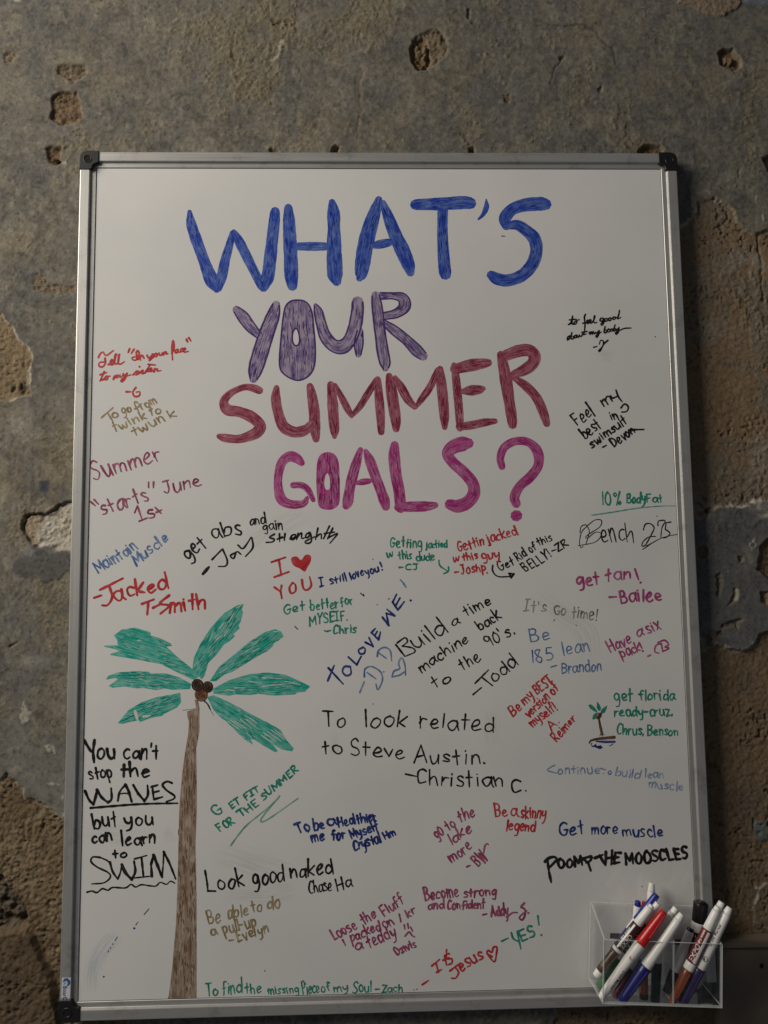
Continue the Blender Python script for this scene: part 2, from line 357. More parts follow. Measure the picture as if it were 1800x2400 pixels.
    for (poly, dp) in [([(140,152),(158,148),(200,153),(203,172),(190,186),(172,194),(150,180),(136,172)], .0030), ([(124,232),(140,215),(182,216),(192,246),(195,274),(182,290),(140,293),(118,280)], .0040),
                       ([(107,352),(118,343),(144,345),(140,368),(146,380),(130,388),(113,380)], .0045), ([(80,655),(88,640),(108,650),(112,660),(170,670),(178,678),(168,690),(118,688),(94,688),(82,678)], .0008),
                       ([(960,118),(975,85),(1010,68),(1040,78),(1047,100),(1046,135),(1025,152),(1010,160),(985,167),(964,150)], .0022), ([(960,118),(968,96),(990,88),(1002,105),(1008,140),(1000,158),(982,165),(964,150)], .005), ([(1682,128),(1692,115),(1718,113),(1732,140),(1736,162),(1718,170),(1698,160),(1684,150)], .008),
                       ([(779,345),(786,338),(794,344),(790,356),(776,357)], .010), ([(1100,346),(1110,343),(1116,350),(1113,360),(1100,360)], .010), ([(1495,352),(1510,342),(1548,340),(1556,350),(1550,362),(1500,362)], .009),
                       ([(630,350),(640,346),(656,352),(652,360),(634,360)], .004), ([(1788,370),(1800,360),(1830,360),(1830,420),(1800,402)], .008), ([(1655,1190),(1664,1194),(1660,1200),(1652,1197)], .006),
                       ([(1633,1285),(1648,1278),(1660,1292),(1655,1306),(1640,1308),(1630,1298)], .005), ([(1680,1350),(1690,1345),(1692,1375),(1688,1404),(1680,1396),(1678,1370)], .0034), ([(1716,1380),(1724,1380),(1720,1412),(1706,1420),(1714,1400)], .0030),
                       ([(1690,1462),(1712,1452),(1744,1448),(1730,1458),(1728,1472),(1720,1464),(1700,1470),(1688,1474)], .0034), ([(1675,1482),(1692,1480),(1696,1488),(1680,1494)], .004), ([(1782,1285),(1796,1262),(1820,1270),(1820,1370),(1796,1352),(1770,1335)], .006),
                       ([(1730,1306),(1740,1304),(1742,1314),(1732,1318)], .004), ([(1780,1390),(1800,1386),(1800,1420),(1784,1412)], .005), ([(1652,1490),(1660,1486),(1664,1500),(1655,1512)], .005), ([(8,128),(30,125),(42,135),(30,148),(12,150)], .002),
                       ([(635,45),(690,45),(700,58),(680,68),(640,60)], .002), ([(1095,20),(1103,22),(1100,45),(1093,40)], .003), ([(1310,135),(1322,128),(1328,136),(1316,144)], .003), ([(1400,205),(1410,200),(1412,214),(1402,216)], .003),
                       ([(1732,398),(1735,398),(1735,416),(1733,416)], .003), ([(1180,222),(1194,220),(1194,245),(1182,240)], .003), ([(24,905),(36,902),(36,918),(26,920)], .003), ([(45,900),(62,898),(68,925),(50,925)], .002)]:
        d = sdf(U0 + w1 * 14, V0 + w2 * 14, poly); m = sm(-d, -2.0, 4.0)
        H -= m * dp; mixc(m * .85, OR if dp > .0035 else (.235, .185, .125)); mixc(m * sm(fine, .48, .62) * .6, (.115, .08, .055))
        H += m * ((tiny - .5) * .0045 + (fine - .5) * .0035); R = np.maximum(R, m)
        ring = np.exp(-((d - 4) / 3.5) ** 2) * min(1, dp * 90); mixc(ring * .35, (.29, .235, .155))
    for (cx, cy, r) in [(986, 125, 15), (1703, 143, 13)]:      # plugs of mortar left in the two round holes
        d = np.hypot(U + w1 * 6 - cx, V - cy); m = sm(-d, -r, -r + 4); H += m * .0062; mixc(m * .8, (.22, .165, .11))
    d = np.hypot(U - 132, V - 373); H -= sm(-d, -7, -3) * .012; mixc(sm(-d, -7, -3) * .8, (.03, .02, .015))  # deep hole, its inner shade also painted near black
    for (pts, w, dp, c) in [([(1290,58),(1350,60),(1400,75),(1440,120),(1446,150)], 3, .0008, (.10,.10,.105)), ([(1295,200),(1300,165),(1318,138)], 2, .0010, (.10,.09,.085)), ([(1555,1190),(1600,1160),(1690,1215),(1660,1260),(1670,1290)], 2.5, .0005, (.12,.115,.11)),
             ([(165,1182),(110,1200),(62,1208),(54,1236),(66,1270)], 2.2, .003, (.05,.04,.03)), ([(28,1512),(36,1504),(44,1503)], 2, .002, (.06,.05,.04)), ([(540,80),(545,110),(548,160)], 3, .001, (.20,.16,.11)), ([(845,160),(844,240),(845,320)], 3, .0006, (.26,.215,.14)),
             ([(770,100),(730,120),(714,150),(725,185)], 1.2, -.0002, (.30,.29,.27)), ([(630,262),(655,264),(660,266)], 1.5, -.0002, (.40,.37,.30)), ([(-20,1915+385),(60,2302),(118,2298)], 2, .0012, (.08,.06,.04)), ([(1780,552),(1784,620),(1792,700)], 3, .002, (.22,.16,.08))]:
        d = np.full(X.shape, 1e9)
        for (a, b2) in zip(pts[:-1], pts[1:]):
            ex_, ey_ = b2[0] - a[0], b2[1] - a[1]; L = ex_ ** 2 + ey_ ** 2
            t = np.clip(((U - a[0]) * ex_ + (V - a[1]) * ey_) / L, 0, 1); d = np.minimum(d, np.hypot(U - a[0] - t * ex_, V - a[1] - t * ey_))
        m = np.exp(-(d / w) ** 2); H -= m * dp; mixc(m * .75, c)
    # dark pinholes and tiny chips everywhere
    pn = vnoise(X, Z, .006, 301); m = sm(pn, .985, .999) ; H -= m * .002; mixc(m * .8, (.05, .04, .035))
    pn = vnoise(X, Z, .007, 311); m = sm(pn, .988, .999); mixc(m * .6, (.5, .47, .40))
    C = C * np.array([.97, .96, .92])          # the plaster is slightly ochre throughout
    C = np.clip(C, .01, .9) * (.90 + .2 * vnoise(X, Z, .003, 401)[..., None])
    # mesh, without the part hidden behind the board
    nx, nz = X.shape
    verts = np.stack([X, .0215 - H, Z], -1)
    ii, jj = np.meshgrid(np.arange(nx - 1), np.arange(nz - 1), indexing='ij')
    hid = (xs[ii] > .05) & (xs[ii + 1] < .86) & (zs[jj] > .05) & (zs[jj + 1] < 1.19)
    ii, jj = ii[~hid], jj[~hid]
    a = ii * nz + jj
    quads = np.stack([a, a + nz, a + nz + 1, a + 1], -1)
    used = np.zeros(nx * nz, bool); used[quads.ravel()] = True
    remap = np.cumsum(used) - 1
    quads = remap[quads]; vv = verts.reshape(-1, 3)[used]
    cc = np.concatenate([C.reshape(-1, 3), np.clip(R, 0, 1).reshape(-1, 1)], 1)[used]
    me = bpy.data.meshes.new('wall')
    me.vertices.add(len(vv)); me.vertices.foreach_set('co', vv.ravel())
    me.loops.add(quads.size); me.loops.foreach_set('vertex_index', quads.ravel().astype(np.int32))
    me.polygons.add(len(quads)); me.polygons.foreach_set('loop_start', np.arange(0, quads.size, 4, dtype=np.int32))
    me.polygons.foreach_set('loop_total', np.full(len(quads), 4, np.int32))
    me.polygons.foreach_set('use_smooth', np.ones(len(quads), bool))
    me.update(calc_edges=True); me.validate()
    ca = me.color_attributes.new('albedo', 'FLOAT_COLOR', 'POINT'); ca.data.foreach_set('color', cc.ravel().astype(np.float32))
    me.materials.append(MWALL)
    o = bpy.data.objects.new('wall', me); COL.objects.link(o)
    o['kind'] = 'structure'; o['label'] = 'old grey and brown plaster wall with holes and flaking patches behind the whiteboard'; o['category'] = 'wall'
build_wall()

# ------------------------------------------------------------------ the whiteboard
WB, HB = .91, 1.2428
wb = empty('whiteboard', (WB / 2, .0, 0), 'large white dry-erase board with aluminium frame covered in coloured handwriting', 'whiteboard')
ZB = -.0026
v, f = box_vf(.022, WB - .022, YB, .0185, .0195, HB - .022)
mk('writing_surface', v, f, MBOARD, wb)

PROF = [(0, .0185), (0, .0012), (.0006, .0003), (.0014, 0), (.0138, 0), (.0146, .0003), (.0150, .0010), (.0157, .0033), (.0163, .0037), (.0228, .0039), (.0234, .0044), (.0234, .0185)]
def rail(name, side):
    vs = []; fs = []; n = len(PROF); e = .012
    if side in 'LR': ends = (e + ZB, HB - e)
    else: ends = (e, WB - e)
    for t in ends:
        for (s, y) in PROF:
            if side == 'L': vs.append((s, y, t))
            if side == 'R': vs.append((WB - s, y, t))
            if side == 'B': vs.append((t, y, ZB + s))
            if side == 'T': vs.append((t, y, HB - s))
    for i in range(n):
        j = (i + 1) % n
        q = (i, j, n + j, n + i)
        fs.append(q if side in 'RB' else q[::-1])
    fs.append(tuple(range(n))); fs.append(tuple(range(2 * n - 1, n - 1, -1)))
    return mk('frame_rail', vs, fs, MALV if side in 'LR' else MALH, wb)
RL = {s: rail('frame_rail', s) for s in 'LRTB'}
# dark joint between frame and enamel
for (x0, x1, z0, z1) in ((.0234, .0240, .0234, HB - .0234), (WB - .0240, WB - .0234, .0234, HB - .0234), (.0240, WB - .0240, HB - .0240, HB - .0234), (.0240, WB - .0240, .0234 + ZB, .0240 + ZB)):
    v, f = box_vf(x0, x1, YB - .0002, YB + .002, z0, z1); mk('joint', v, f, MGAP, wb)

def corner(sx, sz):
    pts = [(0, .029), (0, .011)]
    for k in range(1, 7):
        a = math.pi - k * math.pi / 14; pts.append((.011 + .011 * math.cos(a), .011 - .011 * math.sin(a)))
    pts += [(.011, 0), (.0285, 0), (.0292, .0008), (.0292, .0165), (.0275, .019), (.0245, .0195), (.021, .0215), (.0195, .0245), (.019, .0275), (.0165, .0292), (.0008, .0292)]
    x0 = 0 if sx > 0 else WB; z0 = HB if sz > 0 else ZB
    bm = bmesh.new()
    vs = [bm.verts.new((x0 + sx * (x - .0008), -.0014, z0 - sz * (z - .0008))) for x, z in pts]
    fc = bm.faces.new(vs)
    r = bmesh.ops.extrude_face_region(bm, geom=[fc])
    for g in r['geom']:
        if isinstance(g, bmesh.types.BMVert): g.co.y = .0192
    bmesh.ops.recalc_face_normals(bm, faces=bm.faces)
    ed = [e for e in bm.edges if all(abs(v.co.y + .0014) < 1e-6 for v in e.verts)]
    bmesh.ops.bevel(bm, geom=ed, offset=.0011, segments=3, profile=.6, affect='EDGES')
    off = wloc(wb)
    for v in bm.verts: v.co -= off
    me = bpy.data.meshes.new('corner_cap'); bm.to_mesh(me); bm.free(); me.materials.append(MBLK)
    o = bpy.data.objects.new('corner_cap', me); COL.objects.link(o); o.parent = wb
    # screw seat: a ring, with a flat black disc for the shade in its hole
    cx, cz = x0 + sx * .0115, z0 - sz * .0125
    vs = []; fs = []; S = 24
    for (r, y) in ((.0066, -.00142), (.0062, -.0021), (.0054, -.0021), (.0050, -.00145)):
        for k in range(S): a = 2 * math.pi * k / S; vs.append((cx + r * math.cos(a), y, cz + r * math.sin(a)))
    for q in range(3):
        for k in range(S): fs.append((q * S + k, q * S + (k + 1) % S, (q + 1) * S + (k + 1) % S, (q + 1) * S + k))
    mk('screw_seat', vs, fs, MBLK, o, smooth=True)
    vs = [(cx + .0051 * math.cos(2 * math.pi * k / S), -.00148, cz + .0051 * math.sin(2 * math.pi * k / S)) for k in range(S)]
    mk('screw_hole_shade', vs, [tuple(range(S))], MVOID, o)
for sx in (1, -1):
    for sz in (1, -1): corner(sx, sz)

# ------------------------------------------------------------------ pen strokes
def catmull(pts, step=3.0):
    if len(pts) < 3: 
        a, b = np.array(pts[0], float), np.array(pts[-1], float)
        n = max(2, int(np.hypot(*(b - a)[:2]) / step)); return [a + (b - a) * i / n for i in range(n + 1)]
    p = [np.array(q, float) for q in pts]
    p = [2 * p[0] - p[1]] + p + [2 * p[-1] - p[-2]]
    out = []
    for i in range(1, len(p) - 2):
        n = max(2, int(np.hypot(*(p[i + 1] - p[i])[:2]) / step))
        for k in range(n):
            t = k / n
            out.append(.5 * ((2 * p[i]) + (-p[i - 1] + p[i + 1]) * t + (2 * p[i - 1] - 5 * p[i] + 4 * p[i + 1] - p[i + 2]) * t * t + (-p[i - 1] + 3 * p[i] - 3 * p[i + 1] + p[i + 2]) * t ** 3))
    out.append(p[-2]); return out

RNG = random.Random(4)
class Pen:
    """collects ribbons lying on the enamel; x, y in metres on the board plane, w in metres"""
    LAYER = 0
    def __init__(s): s.v = []; s.f = []; s.uv = []
    def lay(s): Pen.LAYER += 1; return .00003 + ((Pen.LAYER * 7) % 17) * .0000055 + (Pen.LAYER % 5) * .0000009
    def ribbon(s, pts, jit=0.0):
        pts = [np.array(p, float) for p in pts]
        q = [pts[0]]
        for p in pts[1:]:
            if np.hypot(*(p - q[-1])[:2]) > 1e-5: q.append(p)
        pts = q; z = s.lay(); m = len(pts); L = 0; u0 = RNG.random() * 9; v0 = RNG.random() * 9
        if m == 1: pts.append(pts[0] + np.array([1e-4, 0, 0])); m = 2
        b = len(s.v); wj = 0
        for i, p in enumerate(pts):
            a = pts[max(0, i - 1)]; c = pts[min(m - 1, i + 1)]
            t = (c - a)[:2]; t = t / (np.hypot(*t) + 1e-12); nrm = np.array([-t[1], t[0]])
            if i: L += np.hypot(*(p - pts[i - 1])[:2])
            wj = wj * .7 + RNG.uniform(-1, 1) * .3
            w = p[2] / 2 * (1 + jit * wj)
            for k in (-1, 1):
                s.v.append((p[0] + nrm[0] * w * k, YB - z, p[1] + nrm[1] * w * k)); s.uv.append((u0 + k * w, v0 + L))
            z += .6e-6
        for i in range(m - 1): s.f.append((b + 2 * i, b + 2 * i + 1, b + 2 * i + 3, b + 2 * i + 2))
        for (i, sg) in ((0, -1), (m - 1, 1)):       # round ends
            a = pts[max(0, i - 1)]; c = pts[min(m - 1, i + 1)]
            t = (c - a)[:2]; t = t / (np.hypot(*t) + 1e-12) * sg; nrm = np.array([-t[1], t[0]]) * sg
            w = pts[i][2] / 2; o = len(s.v); lo, hi = b + 2 * i, b + 2 * i + 1
            zz = YB - s.v[lo][1]
            for k in range(1, 4):
                th = math.pi * k / 4; d = -nrm * math.cos(th) * w + t * math.sin(th) * w
                s.v.append((pts[i][0] + d[0], YB - zz, pts[i][1] + d[1])); s.uv.append((u0 - math.cos(th) * w, v0 + (L if sg > 0 else 0) + sg * math.sin(th) * w))
            s.f.append((lo, o, o + 1, o + 2, hi))
    def poly(s, pts, ang=None, z=None):
        """filled shape; streaks run along its long axis"""
        z = z if z is not None else s.lay(); P2 = np.array(pts, float)
        c = P2.mean(0); 
        if ang is None:
            uu, ss, vt = np.linalg.svd(P2 - c); ax = vt[0]
        else: ax = np.array([math.cos(ang), math.sin(ang)])
        nx = np.array([-ax[1], ax[0]]); b = len(s.v)
        for p in P2: s.v.append((p[0], YB - z, p[1])); s.uv.append(((p - c) @ nx + c[0] * 3, (p - c) @ ax + c[1] * 3))
        s.f.append(tuple(range(b, b + len(P2))))
    def ring(s, outer, inner):
        z = s.lay(); b = len(s.v); n = len(outer)
        for q in (outer, inner):
            for p in q: s.v.append((p[0], YB - z, p[1])); s.uv.append((p[0], p[1]))
        for i in range(n): j = (i + 1) % n; s.f.append((b + i, b + j, b + n + j, b + n + i))
    def build(s, name, mat, parent, label=None):
        o = mk(name, s.v, s.f, mat, parent, uv=s.uv, label=label)
        bm = bmesh.new(); bm.from_mesh(o.data)
        big = [q for q in bm.faces if len(q.verts) > 5]
        if big: bmesh.ops.triangulate(bm, faces=big)
        for q in bm.faces:
            q.normal_update()
            if q.normal.y > 0: q.normal_flip()
        bm.to_mesh(o.data); bm.free(); return o

SCL = []      # current region (ox, oy, scale)
def B(x, y):  # zoomed tracing position -> board plane metres
    ox, oy, s = SCL
    p = P(ox + x / s, oy + y / s); return (p[0], p[2])
PXM = 1 / 1600.0
def WD(w, x, y):   # zoomed width -> metres
    return w / SCL[2] * np.linalg.norm(P(SCL[0] + x / SCL[2] + .5, SCL[1] + y / SCL[2]) - P(SCL[0] + x / SCL[2] - .5, SCL[1] + y / SCL[2]))
def parse(s): return [tuple(float(c) for c in t.split(',')) for t in s.split()]

def stroke_tr(pen, s, w):         # traced thin stroke; leading '/' = straight segments
    straight = s.startswith('/'); pts = parse(s.lstrip('/'))
    if len(pts) == 1:
        x, y = pts[0][:2]; bx = B(x, y); r = WD(w * 1.25, x, y); pen.ribbon([(bx[0] - r * .05, bx[1], r), (bx[0] + r * .05, bx[1], r)]); return
    segs = [pts] if not straight else [pts[i:i + 2] for i in range(len(pts) - 1)]
    for sg in segs:
        c = catmull([p[:2] for p in sg], 3 * SCL[2])
        wm = WD(w * 1.17, *sg[0][:2]); out = []
        p1, p2_ = RNG.uniform(0, 6), RNG.uniform(.5, 1.1)
        for k, p in enumerate(c): b = B(*p); out.append((b[0], b[1], wm * (1.0 + .13 * math.sin(k * p2_ + p1)) * (1.0 - .28 * (k / max(1, len(c) - 1)) ** 2)))
        pen.ribbon(out)

def stroke_big(pen, s):           # traced fat stroke with its width at every point
    pts = parse(s); c = catmull(pts, 4 * SCL[2]); out = []
    for p in c: b = B(p[0], p[1]); out.append((b[0], b[1], WD(max(p[2] * 1.08, 8), p[0], p[1])))
    pen.ribbon(out, .09)

# single-stroke handwriting alphabet: baseline 0, x-height 6, capitals 10, descender -4
GL = {
'a': (6, "6,4.6 4.4,6 2,5.7 .3,3.2 1.6,.4 4,.8 6,4.4|6,6 5.9,2 7,0"), 'b': (6, "/0,10 .2,0|.2,3 2.2,5.8 5,5 5.6,2.4 3.6,0 .3,.6"), 'c': (5, "5,5.2 3,6 .6,4.4 .5,1.6 2.6,0 5,1"),
'd': (6, "5.6,4.4 3.4,5.8 .8,4.4 .5,1.4 2.4,.1 5,1.6 5.8,4|/5.9,10 6.2,0"), 'e': (5.6, ".5,2.8 3.2,3.2 5,4.4 3.6,6 1.4,5.2 .3,2.4 1.8,.1 5.4,1"), 'f': (4.6, "4.8,9.4 3,10 1.9,7.6 1.9,3 1.7,0|/0,5.4 4.2,5.8"),
'g': (6, "5.6,5.2 3.2,6.1 .6,4.4 1,1.8 3,1.2 5.4,3.2 5.7,5.8 5.8,0 4.6,-3.6 1.8,-3.4"), 'h': (5.6, "/0,10 .3,0|.3,3 2.4,5.8 4.6,5.2 5.2,0"), 'i': (1.6, "/.6,5.8 .9,0|/.5,8.2 .7,8.5"), 'j': (3, "2.4,5.8 2.6,0 2,-3.2 0,-3|/2.4,8.2 2.6,8.5"),
'k': (5.4, "/0,10 .3,0|/4.8,6.2 .4,2.8 5.2,0"), 'l': (1.4, "/.4,10 .8,0"), 'm': (8.6, "/0,6 .3,0|.3,3.6 1.8,5.8 3.6,5 4,0|4,3.6 5.6,5.8 7.6,5 8.2,0"), 'n': (5.4, "/0,6 .3,0|.3,3.4 2.4,5.9 4.4,5 5,0"),
'o': (5.6, "3,6 .7,4.8 .5,1.6 2.8,0 5.2,1.6 5.1,4.6 2.6,6"), 'p': (5.6, "/0,6 .4,-4|.2,4 2.4,6 5,5 5,2 2.8,.4 .4,1.2"), 'q': (6, "5.4,5.4 3,6 .6,4 1,1 3,.4 5.4,3|/5.6,6 5.8,-4"), 'r': (4.2, "/0,6 .3,0|.3,3 1.8,5.6 4.2,5.6"),
's': (4.8, "4.6,5.4 2.6,6.1 .8,4.8 2.2,3.3 4.4,1.9 3.4,.1 .3,.5"), 't': (4.4, "/2,9.4 2.2,0|/0,5.4 4.3,5.9"), 'u': (5.6, "0,6 .4,1.8 2.2,0 4.4,1.4 5.2,4.6|/5.2,6 5.6,0"), 'v': (5, "/0,6 2.4,0 5,6.2"), 'w': (7.6, "0,6 1.2,.8 2.2,.2 3.8,4.4|3.8,4.4 5,.4 6.2,.8 7.4,6.2"),
'x': (5, "/0,6 5,0|/4.8,6.2 .2,0"), 'y': (5.6, "0,6 .8,2.8 2.6,2 5,4|5.4,6.2 5,1 3.6,-3 1,-4"), 'z': (5, "/0,5.8 4.8,6 .4,0 5,.3"),
'A': (7.4, "/0,0 3.6,10 7.2,0|/1.4,3.6 6,3.9"), 'B': (6.6, "/.2,9.8 .6,0|.2,9.4 3.6,10 5.4,8 3.8,5.6 .8,5|.8,5.2 4.4,5 6.2,2.8 4.4,.4 .6,.2"), 'C': (6.4, "6.2,8.8 4,10 1.2,7.8 .6,3.6 2.4,.4 6.2,1.2"), 'D': (6.8, "/.6,9.6 .8,0|0,9.6 4.2,9.4 6.8,6 5.6,1.6 .6,0"),
'E': (5.6, "/5.4,9.8 .4,9.6 .6,.2 5.6,.4|/.6,5 4.6,5.3"), 'F': (5.6, "/5.6,9.8 .3,9.6 .5,0|/.5,5 4.4,5.3"), 'G': (7, "6.4,8.4 4.2,9.9 1.2,7.6 .7,3 3,.1 6,1 6.6,4.2|/6.8,4.4 4,4.3"), 'H': (6.4, "/.2,10 .4,0|/6,10 6.2,0|/.4,5 6.1,5.3"), 'I': (4.4, "/0,9.8 4.4,10|/2.2,9.8 2.3,.2|/0,0 4.4,.2"),
'J': (5.6, "/.6,9.6 5.6,10|3.8,9.8 4,2.4 2.4,0 .2,1.4"), 'K': (6, "/.2,10 .4,0|/5.6,10 .6,4.4 6,0"), 'L': (5.2, "/.2,10 .5,.2 5.2,.3"), 'M': (8, "/0,0 .6,9.8 4,3 7.4,10 8,0"), 'N': (6.8, "/.2,0 .4,10 6.2,.2 6.6,10"), 'O': (7, "3.6,10 1,8.4 .4,4.4 2.2,.4 5,.5 6.8,3.6 6.4,7.6 3.4,10"),
'P': (5.8, "/.2,9.8 .6,0|.2,9.4 4,10 5.8,7.6 4.4,5 .6,4.4"), 'R': (6.4, "/.2,9.8 .5,0|.2,9.4 4,10 5.4,7.8 4,5.4 .6,4.8|/.8,4.8 6.4,0"), 'S': (6, "5.8,8.8 3.4,10 .8,8.2 1.8,5.8 4.6,4.4 5.6,2 3.4,0 .2,.8"), 'T': (7, "/0,9.8 7,10|/3.5,9.8 3.7,0"), 'U': (6.4, "0,10 .6,2.4 2.8,0 5.4,1.6 6.2,10"),
'V': (6.6, "/0,10 3.4,0 6.6,10"), 'W': (9, "/0,10 2.2,0 4.4,8 6.6,0 9,10"), 'Y': (6.2, "/0,10 3,5|/6.2,10 3,5 2.8,0"), 'Z': (6, "/.2,9.8 5.8,10 .2,.2 6,.4"),
'0': (5.6, "2.8,10 .6,7.6 .5,2.6 2.6,0 5,2.4 5,7.4 2.6,10"), '1': (1.6, "/.8,10 .9,0"), '5': (5.6, "/5.4,10 1,9.8 .7,5.8|.7,5.8 3.6,6 5.4,3.4 3.6,.2 .2,.8"), '8': (5.6, "4.8,8.6 2.8,10 .9,8 2.6,5.6 5,3 3,0 .6,1.8 2.6,5 4.8,8.6"), '9': (5.4, "5,8.4 3,10 .6,8 1.4,5.4 4,5.6 5.2,8.6 4.8,0"),
'%': (8, "2,9.6 .6,8.4 2,7 3.2,8.4 2,9.6|/7,10 3,0|6,3.2 4.8,2 6,.6 7.4,2 6,3.2"), '!': (1.4, "/.5,10 .8,3|/.8,.3 .9,0"), '.': (1.2, "/.5,.3 .6,0"), ',': (1.4, "/.8,.8 .3,-1.6"), "'": (1.4, "/.8,10 .5,7.4"), '-': (4, "/.2,4.2 3.8,4.5"), '"': (3, "/.3,10 .5,7.6|/2.2,10 2.3,7.6"),
}
GAP = 2.1
def word(pen, txt, x0, y0, x1, y1, h, w):
    tot = sum(GL[c][0] if c != ' ' else 4 for c in txt) + GAP * (len(txt) - 1)
    ax = np.array([x1 - x0, y1 - y0], float); L = np.hypot(*ax); ax /= L; up = np.array([ax[1], -ax[0]])
    kx = L / max(tot, .8) if len(txt) > 1 or txt not in "!.'1lI" else h / 10; ky = h / 10; cur = 0
    gaps = [RNG.uniform(.75, 1.25) for c in txt[1:]]; gt = sum(gaps) or 1; gaps = [0] + [g * GAP * (len(txt) - 1) / gt for g in gaps]
    sl = RNG.uniform(-.10, .14); ph = [RNG.uniform(0, 6.28) for _ in range(6)]; am = .028 * h; k1 = 6.28 / (1.15 * h); k2 = 6.28 / (.52 * h)
    def warp(x, y):
        return (x + am * (math.sin(k1 * y + ph[0] + .6 * k1 * x) + .5 * math.sin(k2 * x + ph[1] + .7 * k2 * y)), y + am * (math.sin(k1 * x + ph[2] - .5 * k1 * y) + .5 * math.sin(k2 * y + ph[3] + .4 * k2 * x)))
    for c in txt:
        if c == ' ': cur += 4 + gaps.pop(); continue
        gw, gs = GL[c]; jy = RNG.uniform(-.06, .06) * h; js = RNG.uniform(.86, 1.12); jr = RNG.uniform(-.09, .09)
        for st in gs.split('|'):
            straight = st[0] == '/'; pts = parse(st.lstrip('/'))
            q = []
            for (a, b) in pts:
                a += RNG.uniform(-.3, .3); b += RNG.uniform(-.3, .3)
                xx = (cur + a + (jr + sl) * b) * kx; yy = b * ky * js
                r = np.array([x0, y0]) + ax * xx + up * (yy + jy); r = warp(*r); q.append('%.1f,%.1f' % (r[0], r[1]))
            stroke_tr(pen, ('/' if straight else '') + ' '.join(q), w * RNG.uniform(.86, 1.14))
        cur += gw + gaps.pop()

def note(mat, label, items, name='handwritten_note', parent=None):
    """items: (region, width, [words...], [strokes...])"""
    global SCL
    pen = Pen()
    for (reg, w, words, strokes) in items:
        SCL = reg
        for wd in words: word(pen, *wd[:6], wd[6] if len(wd) > 6 else w)
        for s in strokes:
            if isinstance(s, tuple): stroke_tr(pen, s[0], s[1])
            else: stroke_tr(pen, s, w)
    return pen.build(name, INK[mat], parent or wb, label)

